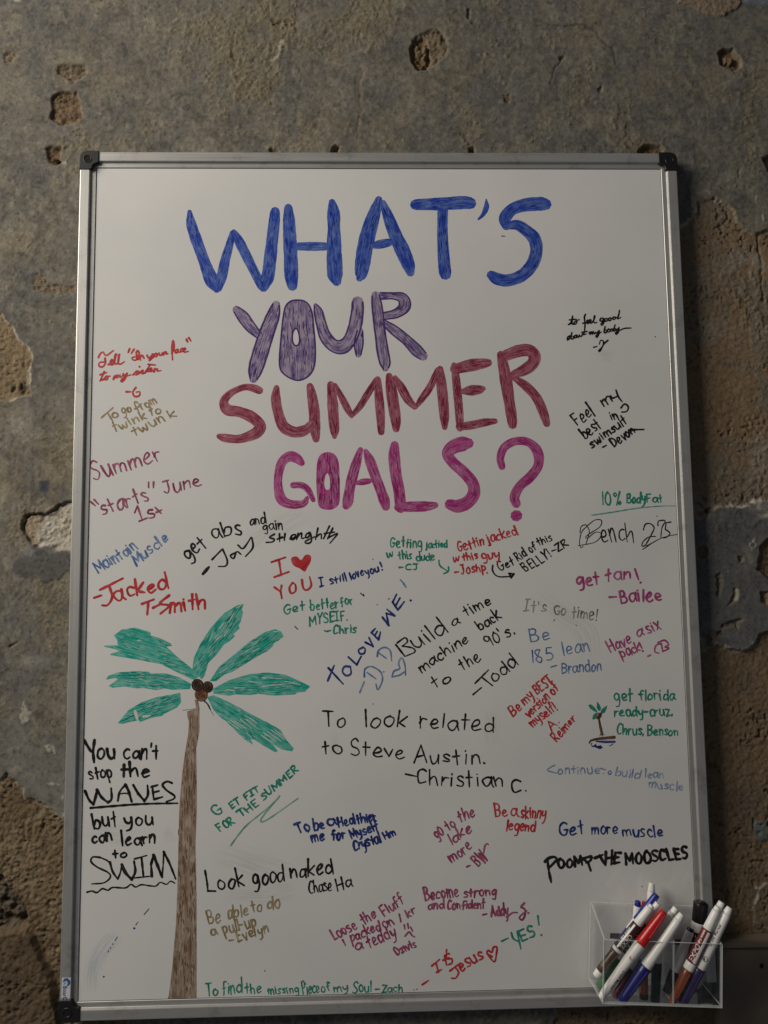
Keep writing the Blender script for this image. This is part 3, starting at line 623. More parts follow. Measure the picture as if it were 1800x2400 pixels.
# ---- heading letters
T1, T2, T3, T4, T5, T6, T7 = (420,440,3.998), (820,440,3.318), (530,670,3.318), (490,800,3.998), (890,790,3.998), (630,1010,5.027), (900,1010,3.998)
HEAD = [
 ('blue','letter W',T1,["98,225,40 110,330,85 150,460,100 205,610,95 260,760,105 310,880,120 350,955,60","372,950,50 400,830,90 430,680,85 470,540,70 497,420,40","512,415,50 560,500,85 620,620,90 680,740,85 740,860,80 775,930,70","790,930,90 830,830,115 850,680,110 870,500,100 890,320,95 898,220,80"]),
 ('blue','letter H',T1,["1022,185,70 1028,300,100 1035,450,115 1045,650,120 1050,820,125 1060,920,90","1432,135,60 1445,230,110 1450,400,110 1450,550,125 1455,700,135 1460,820,135 1475,880,80","1115,550,70 1240,550,80 1365,550,78"]),
 ('blue','letter A',T2,["225,90,50 190,200,90 150,330,105 120,450,110 100,580,110 85,680,85 75,705,50","258,115,40 300,230,80 350,360,95 410,490,110 455,600,95 470,660,60","175,450,45 235,440,65 305,425,60"]),
 ('blue','letter T',T2,["510,132,80 560,130,88 720,125,95 880,115,95 935,120,90","722,175,78 720,350,75 728,520,85 738,640,95 742,670,90"]),
 ('blue','apostrophe',T2,["1060,90,10 1062,150,40 1035,210,30 1000,245,15"]),
 ('blue','letter S',T2,["1520,128,90 1480,125,105 1360,135,100 1260,170,90 1205,240,85 1215,300,60","1215,300,45 1300,290,80 1380,340,90 1435,400,95 1450,490,90 1420,590,90 1340,680,90 1230,720,90 1150,710,90 1100,680,70"]),
 ('purple','letter Y',T3,["80,185,60 130,240,90 190,320,85 255,385,60","388,145,60 365,230,100 310,380,115 260,540,120 225,660,105 212,725,60"]),
 ('purple','letter O',T3,'ring'),
 ('purple','letter U',T3,["695,150,30 715,200,70 740,300,80 770,390,90 830,460,100 900,475,110 960,420,100 1000,320,100 1020,200,95 1022,125,85","1040,350,50 1030,450,75 1028,535,45"]),
 ('purple','letter R',T3,["1162,75,65 1175,180,85 1195,350,85 1215,500,90 1235,600,85 1238,640,50","1200,78,60 1300,78,55 1370,95,85 1388,160,90 1320,215,70 1220,235,60","1215,275,40 1300,340,75 1400,420,80 1480,500,90 1530,545,70"]),
 ('wine','first letter S',T4,["470,460,70 420,440,70 330,430,55 210,480,60 140,560,75 170,640,95 280,660,90 400,710,100 480,790,100 450,850,100 370,890,90 270,915,75 150,905,75 95,890,50"]),
 ('wine','letter U',T4,["632,435,50 625,540,85 650,680,90 700,800,100 800,850,95 900,830,90 965,770,70","945,420,60 965,520,85 985,660,95 990,800,100 1002,915,65"]),
 ('wine','first letter M',T4,["1140,405,65 1155,550,90 1165,700,95 1175,830,80 1175,895,40","1180,410,40 1250,540,60 1300,640,65 1335,700,40","1345,690,40 1420,600,60 1500,470,60 1570,360,55","1580,355,55 1590,500,75 1605,680,80 1612,850,60"]),
 ('wine','second letter M',T5,["88,365,60 105,480,95 130,640,100 150,780,90 153,860,65","145,378,40 200,470,75 260,580,75 325,655,50","335,660,35 400,570,60 470,470,65 545,310,55","565,300,60 575,420,85 590,560,95 605,740,85 608,845,50"]),
 ('wine','letter E',T5,["695,260,45 710,350,70 730,550,75 745,720,75 752,855,60","705,300,90 850,265,110 980,245,85 1015,240,70","775,510,50 860,500,95 940,490,75 970,482,45","745,840,65 860,825,75 980,800,70 1080,788,50"]),
 ('wine','letter R',T5,["1135,165,70 1160,280,100 1190,450,105 1215,620,95 1240,780,90 1243,820,80","1185,170,100 1300,130,110 1400,125,110 1450,180,110 1430,250,105 1350,310,100 1260,345,70","1255,380,50 1370,460,80 1470,570,85 1530,700,85 1565,810,65"]),
 ('magenta','letter G',T6,["385,375,75 330,325,105 250,300,115 160,360,105 115,500,95 110,650,95 145,800,110 240,860,100 370,865,85 425,840,70 450,790,45","290,640,75 380,640,75 460,690,70 525,815,50"]),
 ('magenta','letter O',T6,'ring2'),
 ('magenta','letter A',T6,["1080,220,60 1030,380,110 980,560,115 950,700,110 930,830,120 912,880,90","1140,235,50 1190,350,110 1250,520,110 1310,680,110 1360,820,120 1378,890,95","1035,615,40 1110,600,75 1185,590,60"]),
 ('magenta','letter L',T7,["100,130,70 95,230,100 110,400,100 140,560,100 155,720,95","130,715,70 250,710,90 400,705,85 480,695,55"]),
 ('magenta','second letter S',T7,["790,115,95 740,120,130 650,150,120 595,215,100 650,300,100 750,390,100 830,490,105 840,590,110 780,670,110 690,705,112 620,690,100"]),
 ('magenta','question mark',T7,["1105,335,60 1090,250,65 1130,150,70 1240,95,70 1360,110,75 1440,200,90 1445,320,80 1370,430,85 1270,520,80 1222,620,85 1238,680,80","1236,795,98 1244,793,98"]),
]
RINGS = {'ring': ([(545,110),(620,125),(665,200),(680,330),(692,480),(685,620),(640,700),(555,735),(460,695),(415,620),(425,420),(450,200),(485,130)],
                  [(543,330),(554,340),(562,360),(569,390),(570,430),(562,455),(552,463),(540,465),(524,452),(515,430),(513,395),(518,360),(530,338)]),
 'ring2': ([(690,248),(780,280),(825,380),(832,550),(838,700),(830,850),(770,915),(690,930),(600,900),(570,800),(560,600),(565,400),(600,290)],
           [(690,500),(702,512),(715,545),(722,590),(723,635),(716,678),(702,692),(685,695),(668,683),(657,650),(655,600),(662,550),(675,515)])}
def closed(pts, k=4):
    n = len(pts); p = [np.array(q, float) for q in pts]; out = []
    for i in range(n):
        a, b, c, d = p[i - 1], p[i], p[(i + 1) % n], p[(i + 2) % n]
        for j in range(k):
            t = j / k; out.append(.5 * ((2 * b) + (-a + c) * t + (2 * a - 5 * b + 4 * c - d) * t * t + (-a + 3 * b - 3 * c + d) * t ** 3))
    return out
def tone(mat_name, k, base, light):
    key = mat_name + k
    if key not in INK:
        INK[key] = nmat('ink_' + key, tuple(base), .34)[0]
    return INK[key]
TONES = {'blue': ((.010,.028,.25), (.20,.27,.56)), 'purple': ((.075,.035,.20), (.46,.40,.50)), 'wine': ((.20,.016,.048), (.50,.24,.28)), 'magenta': ((.27,.020,.13), (.62,.32,.48)),
         'teal': ((.004,.30,.24), (.50,.66,.60)), 'brown': ((.17,.10,.060), (.50,.42,.34))}
def pulls(mat, owner, samples, n, wid=.0009, zoff=.00015, rng=random.Random(7)):
    """short single pen pulls, darker and lighter, lying along the fill: samples() gives (x, z, dx, dz) in metres"""
    for k, tn in (('_dark', 0), ('_light', 1)):
        pn = Pen()
        for i in range(n if tn == 0 else int(n * .7)):
            q = samples()
            if q is None: continue
            x, z, dx, dz = q; l = rng.uniform(.004, .013) * (1 if tn == 0 else .8); w = wid * rng.uniform(.6, 1.3) * (1 if tn == 0 else .75)
            bx, bz = rng.uniform(-.06, .06) * dz, -rng.uniform(-.06, .06) * dx
            pn.ribbon([(x - dx * l / 2, z - dz * l / 2, w * .5), (x + bx * l, z + bz * l, w), (x + dx * l / 2, z + dz * l / 2, w * .6)])
        if not pn.v: continue
        for j in range(len(pn.v)): pn.v[j] = (pn.v[j][0], pn.v[j][1] - zoff - tn * .00002, pn.v[j][2])
        o = pn.build('pen_pull', tone(mat, k, TONES[mat][tn], None), owner); o['kind'] = 'stuff'
def along(strokes, reg, rng=random.Random(9)):
    tab = []
    for st in strokes:
        c = catmull(parse(st), 4 * reg[2])
        for i in range(2, len(c) - 2): tab.append((c[i], c[i + 1] - c[i - 1], c[i][2]))
    def f():
        p, d, w = rng.choice(tab); d = d[:2] / (np.hypot(*d[:2]) + 1e-9); o = rng.uniform(-.40, .40) * w
        a = B(p[0] - d[1] * o, p[1] + d[0] * o); b2 = B(p[0] - d[1] * o + d[0] * 5, p[1] + d[0] * o + d[1] * 5)
        e = np.array([b2[0] - a[0], b2[1] - a[1]]); e /= np.hypot(*e); return a[0], a[1], e[0], e[1]
    return f
def inside(outer, inner=None, ang=None, rng=random.Random(12)):
    P2 = np.array(outer, float)
    def ins(pt, poly):
        c = False; n = len(poly)
        for i in range(n):
            (ax, ay), (bx, by) = poly[i], poly[i - 1]
            if (ay > pt[1]) != (by > pt[1]) and pt[0] < (bx - ax) * (pt[1] - ay) / (by - ay) + ax: c = not c
        return c
    if ang is None: ax = np.linalg.svd(P2 - P2.mean(0))[2][0]
    else: ax = np.array([math.cos(ang), math.sin(ang)])
    lo, hi = P2.min(0), P2.max(0)
    def f():
        for _ in range(30):
            p = np.array([rng.uniform(lo[0], hi[0]), rng.uniform(lo[1], hi[1])])
            if all(ins(p + ax * e, outer) and not (inner and ins(p + ax * e, inner)) for e in (-.006, 0, .006)): return p[0], p[1], ax[0], ax[1]
        return None
    return f

for i, (c, lab, reg, st) in enumerate(HEAD):
    SCL = reg; pen = Pen()
    if isinstance(st, str):
        o_, i_ = RINGS[st]; pen.ring([B(*p) for p in closed(o_)], [B(*p) for p in closed(i_)])
    else:
        for s in st: stroke_big(pen, s)
    head = "WHAT'S" if c == 'blue' else 'YOUR' if c == 'purple' else 'SUMMER' if c == 'wine' else 'GOALS?'
    cn = {'blue': 'blue', 'purple': 'purple', 'wine': 'dark red', 'magenta': 'magenta'}[c]
    obj = pen.build('heading_letter', INK[c], wb, '%s hand-filled %s of the heading word %s' % (cn, lab.replace('second ', '') if c == 'magenta' else lab, head))
    if isinstance(st, str): pulls(c, obj, inside([B(*p) for p in closed(RINGS[st][0])], [B(*p) for p in closed(RINGS[st][1])], math.pi / 2), 80)
    elif lab != 'apostrophe': pulls(c, obj, along(st, reg), 17 * len(st) + 10)
    # darker drawn outline round the purple letters
    if c == 'purple':
        p2 = Pen()
        def edge(pts, wv):
            p2.ribbon([(x, y, wv) for x, y in pts])
        if isinstance(st, str):
            for q in RINGS[st]:
                e = [B(*p) for p in closed(q)]; edge(e + e[:1], .0022)
        else:
            for s in st:
                cpts = catmull(parse(s), 5 * SCL[2])
                for sg in (-1, 1):
                    e = []
                    for k, p in enumerate(cpts):
                        a = cpts[max(0, k - 1)]; d = cpts[min(len(cpts) - 1, k + 1)] - a; d = d[:2] / (np.hypot(*d[:2]) + 1e-9)
                        hw = p[2] / 2 - 4; e.append(B(p[0] - d[1] * hw * sg, p[1] + d[0] * hw * sg))
                    edge(e, .0019)
        for k in range(len(p2.v)): p2.v[k] = (p2.v[k][0], p2.v[k][1] - .00024, p2.v[k][2])
        p2.build('outline', tone('purple', '_dark', TONES['purple'][0], None), obj)

# ---- the notes
RA, RB_, RC, RD_, RE = (200,780,5.53), (200,1030,5.53), (200,1190,2.676), (620,1230,3.998), (890,1200,3.606)
RF, RG, RH, RI, RJ = (1290,720,5.53), (1290,1130,5.352), (750,1350,3.318), (1160,1360,3.770), (1350,1600,13.01)
RK, RL_, RM, RN, RO = (730,1640,3.130), (190,1700,5.395), (460,1760,3.318), (750,2050,3.016), (440,2239,3.072)
RP, RQ, RS = (960,1860,4.608), (1230,1760,4.046), (80,2100,5.53)
def L(c, txt): return '%s handwritten note reading %s' % (c, txt)

note('red', L('bright red', 'Tell "In your face" to my sister -G'), [(RA, 24, [
  ("n",715,350,768,325,90)],
  ["298,412 330,395 355,360 345,345 325,375 335,415 370,395 395,300 405,275 388,290 378,380 395,408 425,380 440,290 447,278 430,290 425,385 450,408 505,375","800,290 815,325 850,310 870,275","870,275 860,330 825,365 835,345 880,320 895,300","920,270 895,280 895,305 925,305 930,275 950,275","955,262 960,290 990,285 1000,255 1005,285","1012,285 1020,255 1045,245 1045,275 1070,270","1200,215 1170,225 1165,258 1192,252 1205,215 1203,250 1228,250","1260,205 1237,215 1235,245 1265,240","1268,228 1300,212 1287,197 1270,225 1285,250 1335,240",
   "/245,505 192,625","/190,545 275,515","200,610 240,605 265,570 290,560 285,600 260,608 262,575 320,562","365,602 385,548 388,592 412,542 418,588 445,542 455,582 485,550","490,530 500,562 540,525","540,525 520,590 475,635 465,618 510,572 590,545","618,546 668,492 662,520 682,540 648,546","690,500 700,532 725,505","703,440","722,508 748,482 745,510 762,525 735,530","/772,522 842,412","/815,410 910,418","812,462 803,500 828,500 860,468 847,456 832,482 850,506 888,482","890,505 903,458 915,472 935,466 930,495 980,490",
   "170,320 195,270 230,250 270,295 365,230","255,330 258,400 215,445 175,425 185,385 240,380","680,232 660,250 668,345 620,352 603,325 640,312","668,240 695,250 690,350","/575,205 555,255","/630,215 595,270","1120,270 1150,200 1135,100 1122,200 1130,350","/1310,85 1325,120","/1340,65 1370,110","/530,765 590,765","655,710 615,770 640,825 700,815 705,765 660,770"])])
note('tan', L('tan', 'To go from twink to twunk'), [(RA, 21, [("o",362,1112,432,1090,110),("go",480,1065,600,1015,115),("rom",735,990,930,905,120),("twink",380,1290,805,1112,125),("to",840,1078,975,1040,125),("twun",625,1332,1045,1145,130),("k",1090,1108,1185,1075,110)],
  ["/210,1100 360,970","/290,1040 355,1145","675,905 640,895 645,940 690,1015","/640,985 720,940"])])
note('winepen', L('wine red', 'Summer "starts" June 1st'), [(RB_, 23, [("Summer",100,525,1000,275,225,23),("starts",225,965,830,795,205),("June",1020,715,1510,598,190),("s",825,1025,905,1000,190)],
  ["/65,805 130,860","/115,780 170,840","/820,555 820,625","/885,550 882,625","/640,950 675,860 740,1050","/700,1060 810,1015","/905,880 985,960","/920,945 990,912"])])
note('steel', L('light blue', 'Maintain Muscle'), [(RC, 11, [("Maintain",85,410,330,258,78),("Muscle",322,362,525,205,75)], [])])
note('red', L('red', '-Jacked T-Smith'), [(RC, 15, [("acked",188,590,515,498,95),("mith",530,662,755,630,100)],
  ["/55,565 100,550","/92,515 235,443","150,490 168,560 140,610 105,612","/355,603 430,575","/395,590 388,670","/425,628 470,605","525,550 468,600 525,615 470,665"])])
note('black', L('black', 'get abs and gain strenghth -Jay'), [(RC, 11, [("get",640,328,765,243,95),("abs",800,200,985,160,105),("and",1035,112,1130,95,62,9),("gain",1115,145,1240,134,62,9),],
  ["795,325 860,258","862,262 890,330 880,365 835,368","945,280 910,300 930,318 950,275 975,292","958,235 990,255 1040,185","1045,190 1050,250 1005,305",("/738,415 775,372",19)]), (RD_, 16, [], ["92,88 45,118 92,135 75,160 15,165","/140,85 142,158","/118,135 168,112","/192,82 185,148","/140,125 190,118","238,132 280,120 292,92 258,98 242,130 265,142 302,112","/315,78 300,140","303,120 345,75 348,128 372,122","425,72 392,88 385,120 415,112 427,75 440,150 405,175 378,158 470,112","/500,32 478,138","483,112 528,84 532,130","/608,12 552,132","/640,30 590,132","/560,82 655,68","595,122 682,82 640,140 612,172"])])
note('red', 'red note reading I love YOU with the letters spaced round a filled heart', [(RD_, 19, [], ["/65,350 195,305","/135,330 155,465","/92,490 230,440","/92,585 150,625","/160,570 150,625 162,690","263,543 233,590 250,642 290,620 288,560 258,543","350,515 362,590 395,612 437,570 422,485"])])
SCL = RD_; pen = Pen(); pen.poly([B(*p) for p in closed([(248,322),(266,300),(305,298),(342,330),(375,288),(410,278),(437,300),(430,350),(402,400),(376,440),(330,410),(270,380)],3)], ang=.9); pen.build('heart_drawing', INK['red'], wb, 'filled red heart between the red letter I and the word YOU')
note('navy', L('dark blue', 'I still love you!'), [(RD_, 15, [("I",520,582,570,572,75),("still",615,555,772,525,75),("love",815,515,935,470,80),("you",955,478,1075,438,80)], ["/1082,352 1100,395","1103,422"])])
note('green', L('green', 'Get better for MYSELF -Chris'), [(RD_, 15, [("Get",178,835,380,800,92),("better",430,805,690,775,88),("for",720,765,830,738,88),("MYSEIF.",425,940,778,890,90),("-",580,1018,622,1015,60),("Chris",645,1025,860,1005,82)], [])])
note('green', L('green', 'Getting jacked w this dude -CJ, with an arrow'), [(RE, 13, [("Getting",85,295,355,302,85),("jactied",388,302,568,298,60),("w",62,390,118,380,65),("this",160,402,270,395,70),("dude",310,414,465,405,68),("-CJ",165,490,320,490,55)], ["500,408 510,455 575,500","580,465 580,500 540,522"])])
note('red', L('bright red', 'Gettin jacked w this guy -Josh P.'), [(RE, 14, [("Gettin",665,338,885,275,85),("jacked",915,265,1162,190,82),("w",622,425,675,412,65),("this",705,412,830,395,68),("guy",865,405,1012,385,80),("Josh",690,532,850,500,78),("P.",868,528,912,520,82)], ["/635,510 668,505"])])
note('black', L('black', 'Get Rid of this BELLY! -ZR, with a curved arrow'), [(RE, 12, [("Get",1020,502,1140,440,78),("Rid",1170,418,1245,370,74),("of",1275,345,1325,310,66),("this",1345,288,1458,238,70),("BELLY!",1232,512,1452,378,84),("ZR",1505,335,1592,280,66)], ["/1455,330 1490,318","955,450 955,500 1000,545 1110,545",("/1092,520 1135,522 1110,556 1092,520 1112,540",15)])])
note('black', L('black cursive', 'to feel good about my body -J'), [(RF, 20, [],
   ["235,225 268,200 290,108 278,195 292,225 318,188 345,182 332,214 302,222 322,182 375,160","/245,165 335,155","455,92 440,130 448,220 440,330","/420,208 468,200","462,205 495,182 482,165 468,190 482,212 512,190 528,172 514,160 502,188 516,208 548,190 578,128 570,108 560,180 576,205 602,195",
    "690,145 655,143 643,175 672,180 692,147 690,200 665,238 655,215 700,182","725,145 703,160 712,182 738,174 737,148 748,152","775,138 753,150 760,174 785,166 782,142 796,146","842,130 815,130 808,156 832,158 852,132","895,42 885,100 868,152 914,132",
    "255,370 225,385 218,428 248,402 258,372 252,408 268,398","278,328 265,400 290,412 303,382 280,375","330,363 310,375 315,397 336,390 333,367","345,360 348,390 370,382 376,355 382,384","/400,378 445,308","/408,328 478,312","440,320 425,358 468,345",
    "500,338 512,315 515,356 537,310 541,356 561,315 570,350 590,320 597,346 620,310","632,303 625,350 602,392 590,372 662,320","708,252 698,330 726,326 727,296 700,300","755,283 738,300 748,324 772,312 763,287","802,283 780,290 780,314 806,305","838,230 816,310 842,300","845,280 855,302 882,270","888,262 880,320 852,350 845,330 900,300 960,275 1045,270","/560,520 605,508","745,430 690,480 645,565 625,565 680,500 685,440 650,430 635,480"])])
note('black', L('black', 'Feel my best in swimsuit -Devon'), [(RF, 23, [("Feel",350,1535,580,1395,185),("m",690,1295,810,1228,150),("best",450,1708,655,1548,155),("in",792,1468,885,1430,120),("swimsuit",540,1825,1005,1502,125),("Devon",830,1822,1100,1622,140)],
   ["780,1150 800,1180 880,1150","850,1075 880,1160 930,1225","915,1305 960,1255 1010,1290 990,1350 925,1360","/680,1815 725,1790","1050,1600 1080,1588 1210,1585"])])
note('green', L('green underlined', '10% Body Fat'), [(RG, 18, [("10%",650,285,895,282,155),("Body",955,265,1190,258,112,21),("Fat",1215,258,1405,250,112)], [])])
note('lgreen', 'long thin green underline fading to the right under 10% Body Fat', [(RG, 15, [], ["520,415 760,380 1000,340 1200,315 1400,300 1568,298"])], 'underline')
note('black', L('thin black cursive', 'Bench 275, underlined'), [(RG, 15, [("ench",645,762,1050,735,245,16)],
   [("465,545 390,630 365,760 385,825 410,800",11),("370,635 385,560 440,535 485,600 480,660 445,775",11),("470,540 560,475 640,480 620,560 500,640 440,690 470,700 560,630 630,640 620,700 540,760 345,797",11),
    "1165,600 1190,530 1250,520 1300,570 1270,650 1190,790 1150,800 1160,750 1230,690 1320,680","1350,545 1355,490 1440,485 1400,570 1385,690","/1510,500 1450,510 1440,590","1440,590 1500,640 1460,690 1410,700",("1155,845 1350,720 1470,680 1590,655",10),("1200,800 1330,735",9)])])
note('pink', L('magenta', 'get tan! -Bailee'), [(RG, 25, [("get",335,1300,612,1292,170),("tan",690,1250,1010,1215,160),("Bailee",880,1512,1392,1480,172)], ["/1060,1090 1105,1225","1130,1260","/738,1443 830,1438"])])
note('navy', L('blue', 'TO LOVE ME! running steeply upwards'), [(RH, 15, [], ["/60,815 110,695","/65,715 180,840","235,705 190,705 175,745 205,775 240,760 238,715","/220,630 285,690 320,625","335,555 300,575 312,605 345,600 350,565 330,553","/352,515 412,548 380,478","/400,440 455,495 470,435","/425,465 445,430","/400,440 430,408","/485,320 535,385 515,290 580,310 520,258","/535,385 485,320","/565,205 605,265 655,200","/585,235 622,170","/565,205 595,142","705,190"])])
note('steel', L('light blue', '-D.D. with a small heart'), [(RH, 12, [], ["/625,30 648,55 670,90","/310,905 345,820","345,785 350,725 400,705 470,745 485,810 450,885 435,840","/365,750 435,800","495,745","445,625 455,580 500,555 545,580 557,660","/460,600 515,640","560,785 575,740 620,720 610,680 635,635 660,690 665,770","560,785 620,770 655,745"])])
note('black', L('black slanting', "Build a time machine back to the 90's. -Todd"), [(RH, 12, [("uild",748,565,990,430,130),("a",1035,395,1085,372,75),("time",1135,315,1335,218,88),("machine",790,752,1162,508,92),("back",1248,430,1415,325,88),("to",892,872,1022,812,85),("the",1108,735,1250,650,88),("90's.",1310,560,1520,445,95),("odd",1350,822,1540,690,105)],
   [("/590,535 660,625",15),"600,520 660,480 680,510 640,545","640,545 720,560 738,590 670,622","/1190,922 1255,868","/1205,835 1310,730","/1255,785 1342,853"])])
note('gray', L('worn grey', "It's Go time!"), [(RI, 11, [("It's",255,270,452,282,95),("Go",515,300,628,305,82),("time!",680,328,900,355,100)], [])])
note('steel', L('steel blue', 'Be 185 lean -Brandon'), [(RI, 12, [("Be",312,550,490,520,120),("185",330,738,515,705,120),("lean",605,668,840,628,112),("Brandon",590,822,942,800,100)], ["/495,768 545,752"])])
note('red', L('red slanting', 'Be my BEST version of myself! A. Reimer'), [(RI, 14, [("Be",158,1202,242,1140,92),("my",265,1100,345,1035,95),("BEST",372,1012,512,905,92),("version",300,1215,490,1045,85),("of",522,1022,572,970,92),("myself!",335,1300,552,1140,86),("A.",500,1330,572,1255,75),("Reimer",548,1432,718,1232,78)], [])])
note('pink', L('magenta', 'Have a six pack! CB'), [(RI, 14, [("Have",1025,638,1212,552,108),("a",1262,512,1316,490,95),("six",1348,472,1468,428,105),("pack!",1122,682,1312,622,92)], ["/1350,672 1378,660","1470,560 1425,575 1412,630 1450,645","/1470,565 1482,622","1440,550 1500,530 1535,570 1500,590 1540,600 1480,630"])])
note('green', L('green', 'get florida ready-cruz, Chrus, Benson'), [(RI, 14, [("get",1055,1072,1215,1065,115),("florida",1280,1062,1590,1055,92),("ready-cruz,",1060,1205,1570,1198,90),("Chrus,",1075,1362,1315,1365,88),("Benson",1350,1368,1615,1372,86)], [])])
note('black', L('large neat black', 'To look related to Steve Austin. -Christian C.'), [(RK, 12, [("To",85,200,248,190,112),("look",392,202,695,202,118),("related",795,200,1335,240,118),("to",80,392,220,392,100),("Steve",285,402,682,432,115),("Austin.",755,458,1275,472,116),("Christian",770,618,1405,642,116),("C.",1465,678,1580,670,105)], ["/688,545 770,562"])])
note('black', L('bold black', "You can't stop the WAVES but you can learn to SWIM"), [(RL_, 27, [("ou",205,420,425,405,195,32),("can't",540,428,975,425,195),("stop",105,685,400,645,170,24),("the",505,642,865,648,165,32),("but",168,1305,455,1272,190),("you",560,1262,905,1265,170),("can",145,1500,395,1458,150),("learn",520,1515,940,1492,165),("to",410,1680,575,1662,110,26)],
   [("/40,195 125,330",38),("/170,185 150,335 165,470",36),("50,830 100,940 155,1000",32),("155,1000 185,900 200,815",34),("200,815 260,910 340,975",34),("340,975 385,930 380,795",30),"465,955 490,840 560,750",("560,750 600,830 640,965",34),("500,865 560,858 610,870",18),("/660,755 720,860 800,955",32),("800,955 845,880 840,760",32),"/900,770 920,940","/885,780 970,755","/910,850 985,830","/925,935 1030,905","1150,730 1090,710 1030,750 1080,820 1180,890 1170,930 1080,965","120,1045 600,1005 900,990 1220,985",
    ("240,1670 150,1665 125,1720 200,1790 340,1860 370,1920 290,1990 135,2005",22),("240,1670 330,1710 380,1760",20),"365,1730 400,1850 465,1945",("465,1945 500,1850 515,1760",22),("515,1760 560,1860 640,1950",38),("640,1950 685,1850 670,1720",32),("/675,1690 830,1645",20),"/765,1680 790,1920",("/670,1930 900,1905",18),("/895,1910 885,1760 915,1640",30),("/915,1640 1025,1920",36),("/1025,1920 1040,1740 1045,1600",22),("1045,1600 1120,1750 1195,1940",28),
    ("75,2110 140,2095 200,2115 270,2065 340,2085 400,2050 560,2055 630,2010 690,2045 760,2015 880,2030 950,2030 1000,1985 1080,2010 1130,1970 1185,1995",20)])])
note('green', L('green slanting', 'GET FIT FOR THE SUMMER'), [(RM, 13, [("G",150,508,210,470,90),("ET",278,450,345,410,52),("FIT",388,382,495,310,52),("FOR",188,630,300,558,60),("THE",345,515,490,425,58),("SUMMER",520,386,792,152,50)], [])])
note('lgreen', 'pale green zigzag swoosh under the green note GET FIT FOR THE SUMMER', [(RM, 11, [], ["268,735 330,650 400,570 560,440 648,352","648,352 540,480 500,545 560,530 792,368"])], 'swoosh_drawing')
note('navy', L('dark blue', 'To be a Healthier me for Myself Crystal Hm'), [(RM, 16, [("To",785,642,885,615,82),("be",920,618,1000,605,84),("a",1025,592,1085,578,80),("Healthier",1110,590,1405,540,76),("me",905,715,1000,690,86),("for",1060,698,1160,680,84),("Myself",1210,682,1420,612,74),("Crystal",1228,778,1440,710,82),("Hm",1470,690,1552,650,56)], [])])
note('black', L('black', 'Look good naked Chase Ha'), [(RM, 15, [("ook",172,1088,380,1052,130),("good",440,1042,685,1010,132),("naked",735,988,1060,952,125),("Chase",880,1112,1055,1088,100,12),("Ha",1100,1088,1215,1058,100,12)], ["/68,930 85,1030 90,1088","/90,1088 150,1090"])])
note('tan', L('tan', 'Be able to do a pull-up -Evelyn'), [(RM, 13, [("Be",98,1352,195,1332,102),("able",248,1308,405,1278,96),("to",435,1258,515,1245,88),("do",555,1230,652,1222,92),("a",120,1438,158,1425,82),("pull-up",215,1422,470,1365,92),("Evelyn",322,1482,565,1408,78)], ["/255,1475 290,1470"])])
note('rose', L('rose red', 'Loose the Fluff I packed on I kr a teddy :) Ozivis'), [(RM, 13, [("Loose",1075,1468,1250,1375,88),("the",1302,1352,1405,1295,86),("Fluff",1462,1288,1622,1180,84)], []),
   (RN, 12, [("packed",225,475,430,390,72),("on",455,378,525,348,75),("kr",620,302,680,272,62),("a",255,538,300,525,72),("teddy",345,515,540,435,84),("Ozivis",542,572,682,505,58)], ["/160,460 180,500","/560,280 572,335","/595,355 600,385","/620,345 625,380","600,435 630,405 650,430 670,440","640,370 655,400"])])
note('rose', L('plum', 'Become strong and Confident -Addy J.'), [(RN, 13, [("Become",742,182,980,155,92),("strong",1015,162,1245,145,66),("and",765,248,875,235,62),("Confident",900,248,1165,235,62),("Addy",1210,300,1330,285,76)], ["/1152,283 1180,277","1320,300 1360,270 1395,268","1445,200 1420,230 1445,240 1450,280 1430,320 1410,300 1460,255","1472,270"])])
note('green', L('green', '-YES!'), [(RN, 13, [("ES",1432,480,1530,430,78)], ["/1285,470 1330,448","1352,410 1365,450 1395,470","/1395,400 1405,460 1420,525","/1540,292 1548,355","1565,427"])])
note('red', L('red', "It's Jesus, followed by an open heart"), [(RN, 13, [("s",908,645,945,622,105),("esus",1000,688,1160,592,92)], ["/790,645 845,600","/820,625 838,690","/825,690 860,670","/880,570 895,640","/870,605 910,585","/895,530 893,550","/918,680 990,625","955,655 980,690 960,730 930,732","1215,580 1180,555 1190,535 1215,550 1225,515 1250,510 1248,550 1232,615 1180,560","/722,778 768,748"])])
note('green', L('thin green', 'To find the missing Piece of my Soul - Zach'), [(RO, 10, [("To",130,295,220,288,82),("find",250,285,390,265,92),("the",415,277,530,270,72),("missing",580,278,800,272,60),("Piece",830,282,950,265,86),("of",965,268,1030,255,66),("my",1055,262,1155,255,58),("Soul",1185,268,1325,262,80),("Zach",1400,268,1545,262,58)], ["/1350,245 1382,243"])])
note('rose', L('rose', 'go to the lake more -BW'), [(RP, 18, [("go",295,490,370,440,140),("to",415,398,498,352,120),("the",548,312,710,238,118),("lake",458,558,675,402,132),("more",455,748,680,592,120),("BW",740,798,850,712,135)], ["/618,790 655,775","800,640 815,560 840,540 850,552"])])
note('red', L('bright red', 'Be a skinny legend'), [(RP, 18, [("Be",930,245,1055,242,132),("a",1100,245,1168,238,125),("skinny",1200,262,1468,272,122),("legend",1045,398,1350,412,122)], [])])
note('faint', L('faded blue', 'Continue to build lean muscle'), [(RQ, 12, [("ontinue",312,222,710,218,88),("o",790,220,825,222,60),("build",860,238,1085,262,92),("lean",1135,252,1315,258,86),("muscle",1175,348,1500,380,85)], ["285,135 245,155 215,185 300,210","745,215","/720,165 770,180"])])
note('navy', L('dark blue', 'Get more muscle'), [(RQ, 16, [("Get",325,808,562,792,124),("more",635,788,880,790,112),("muscle",930,808,1312,808,108)], [])])
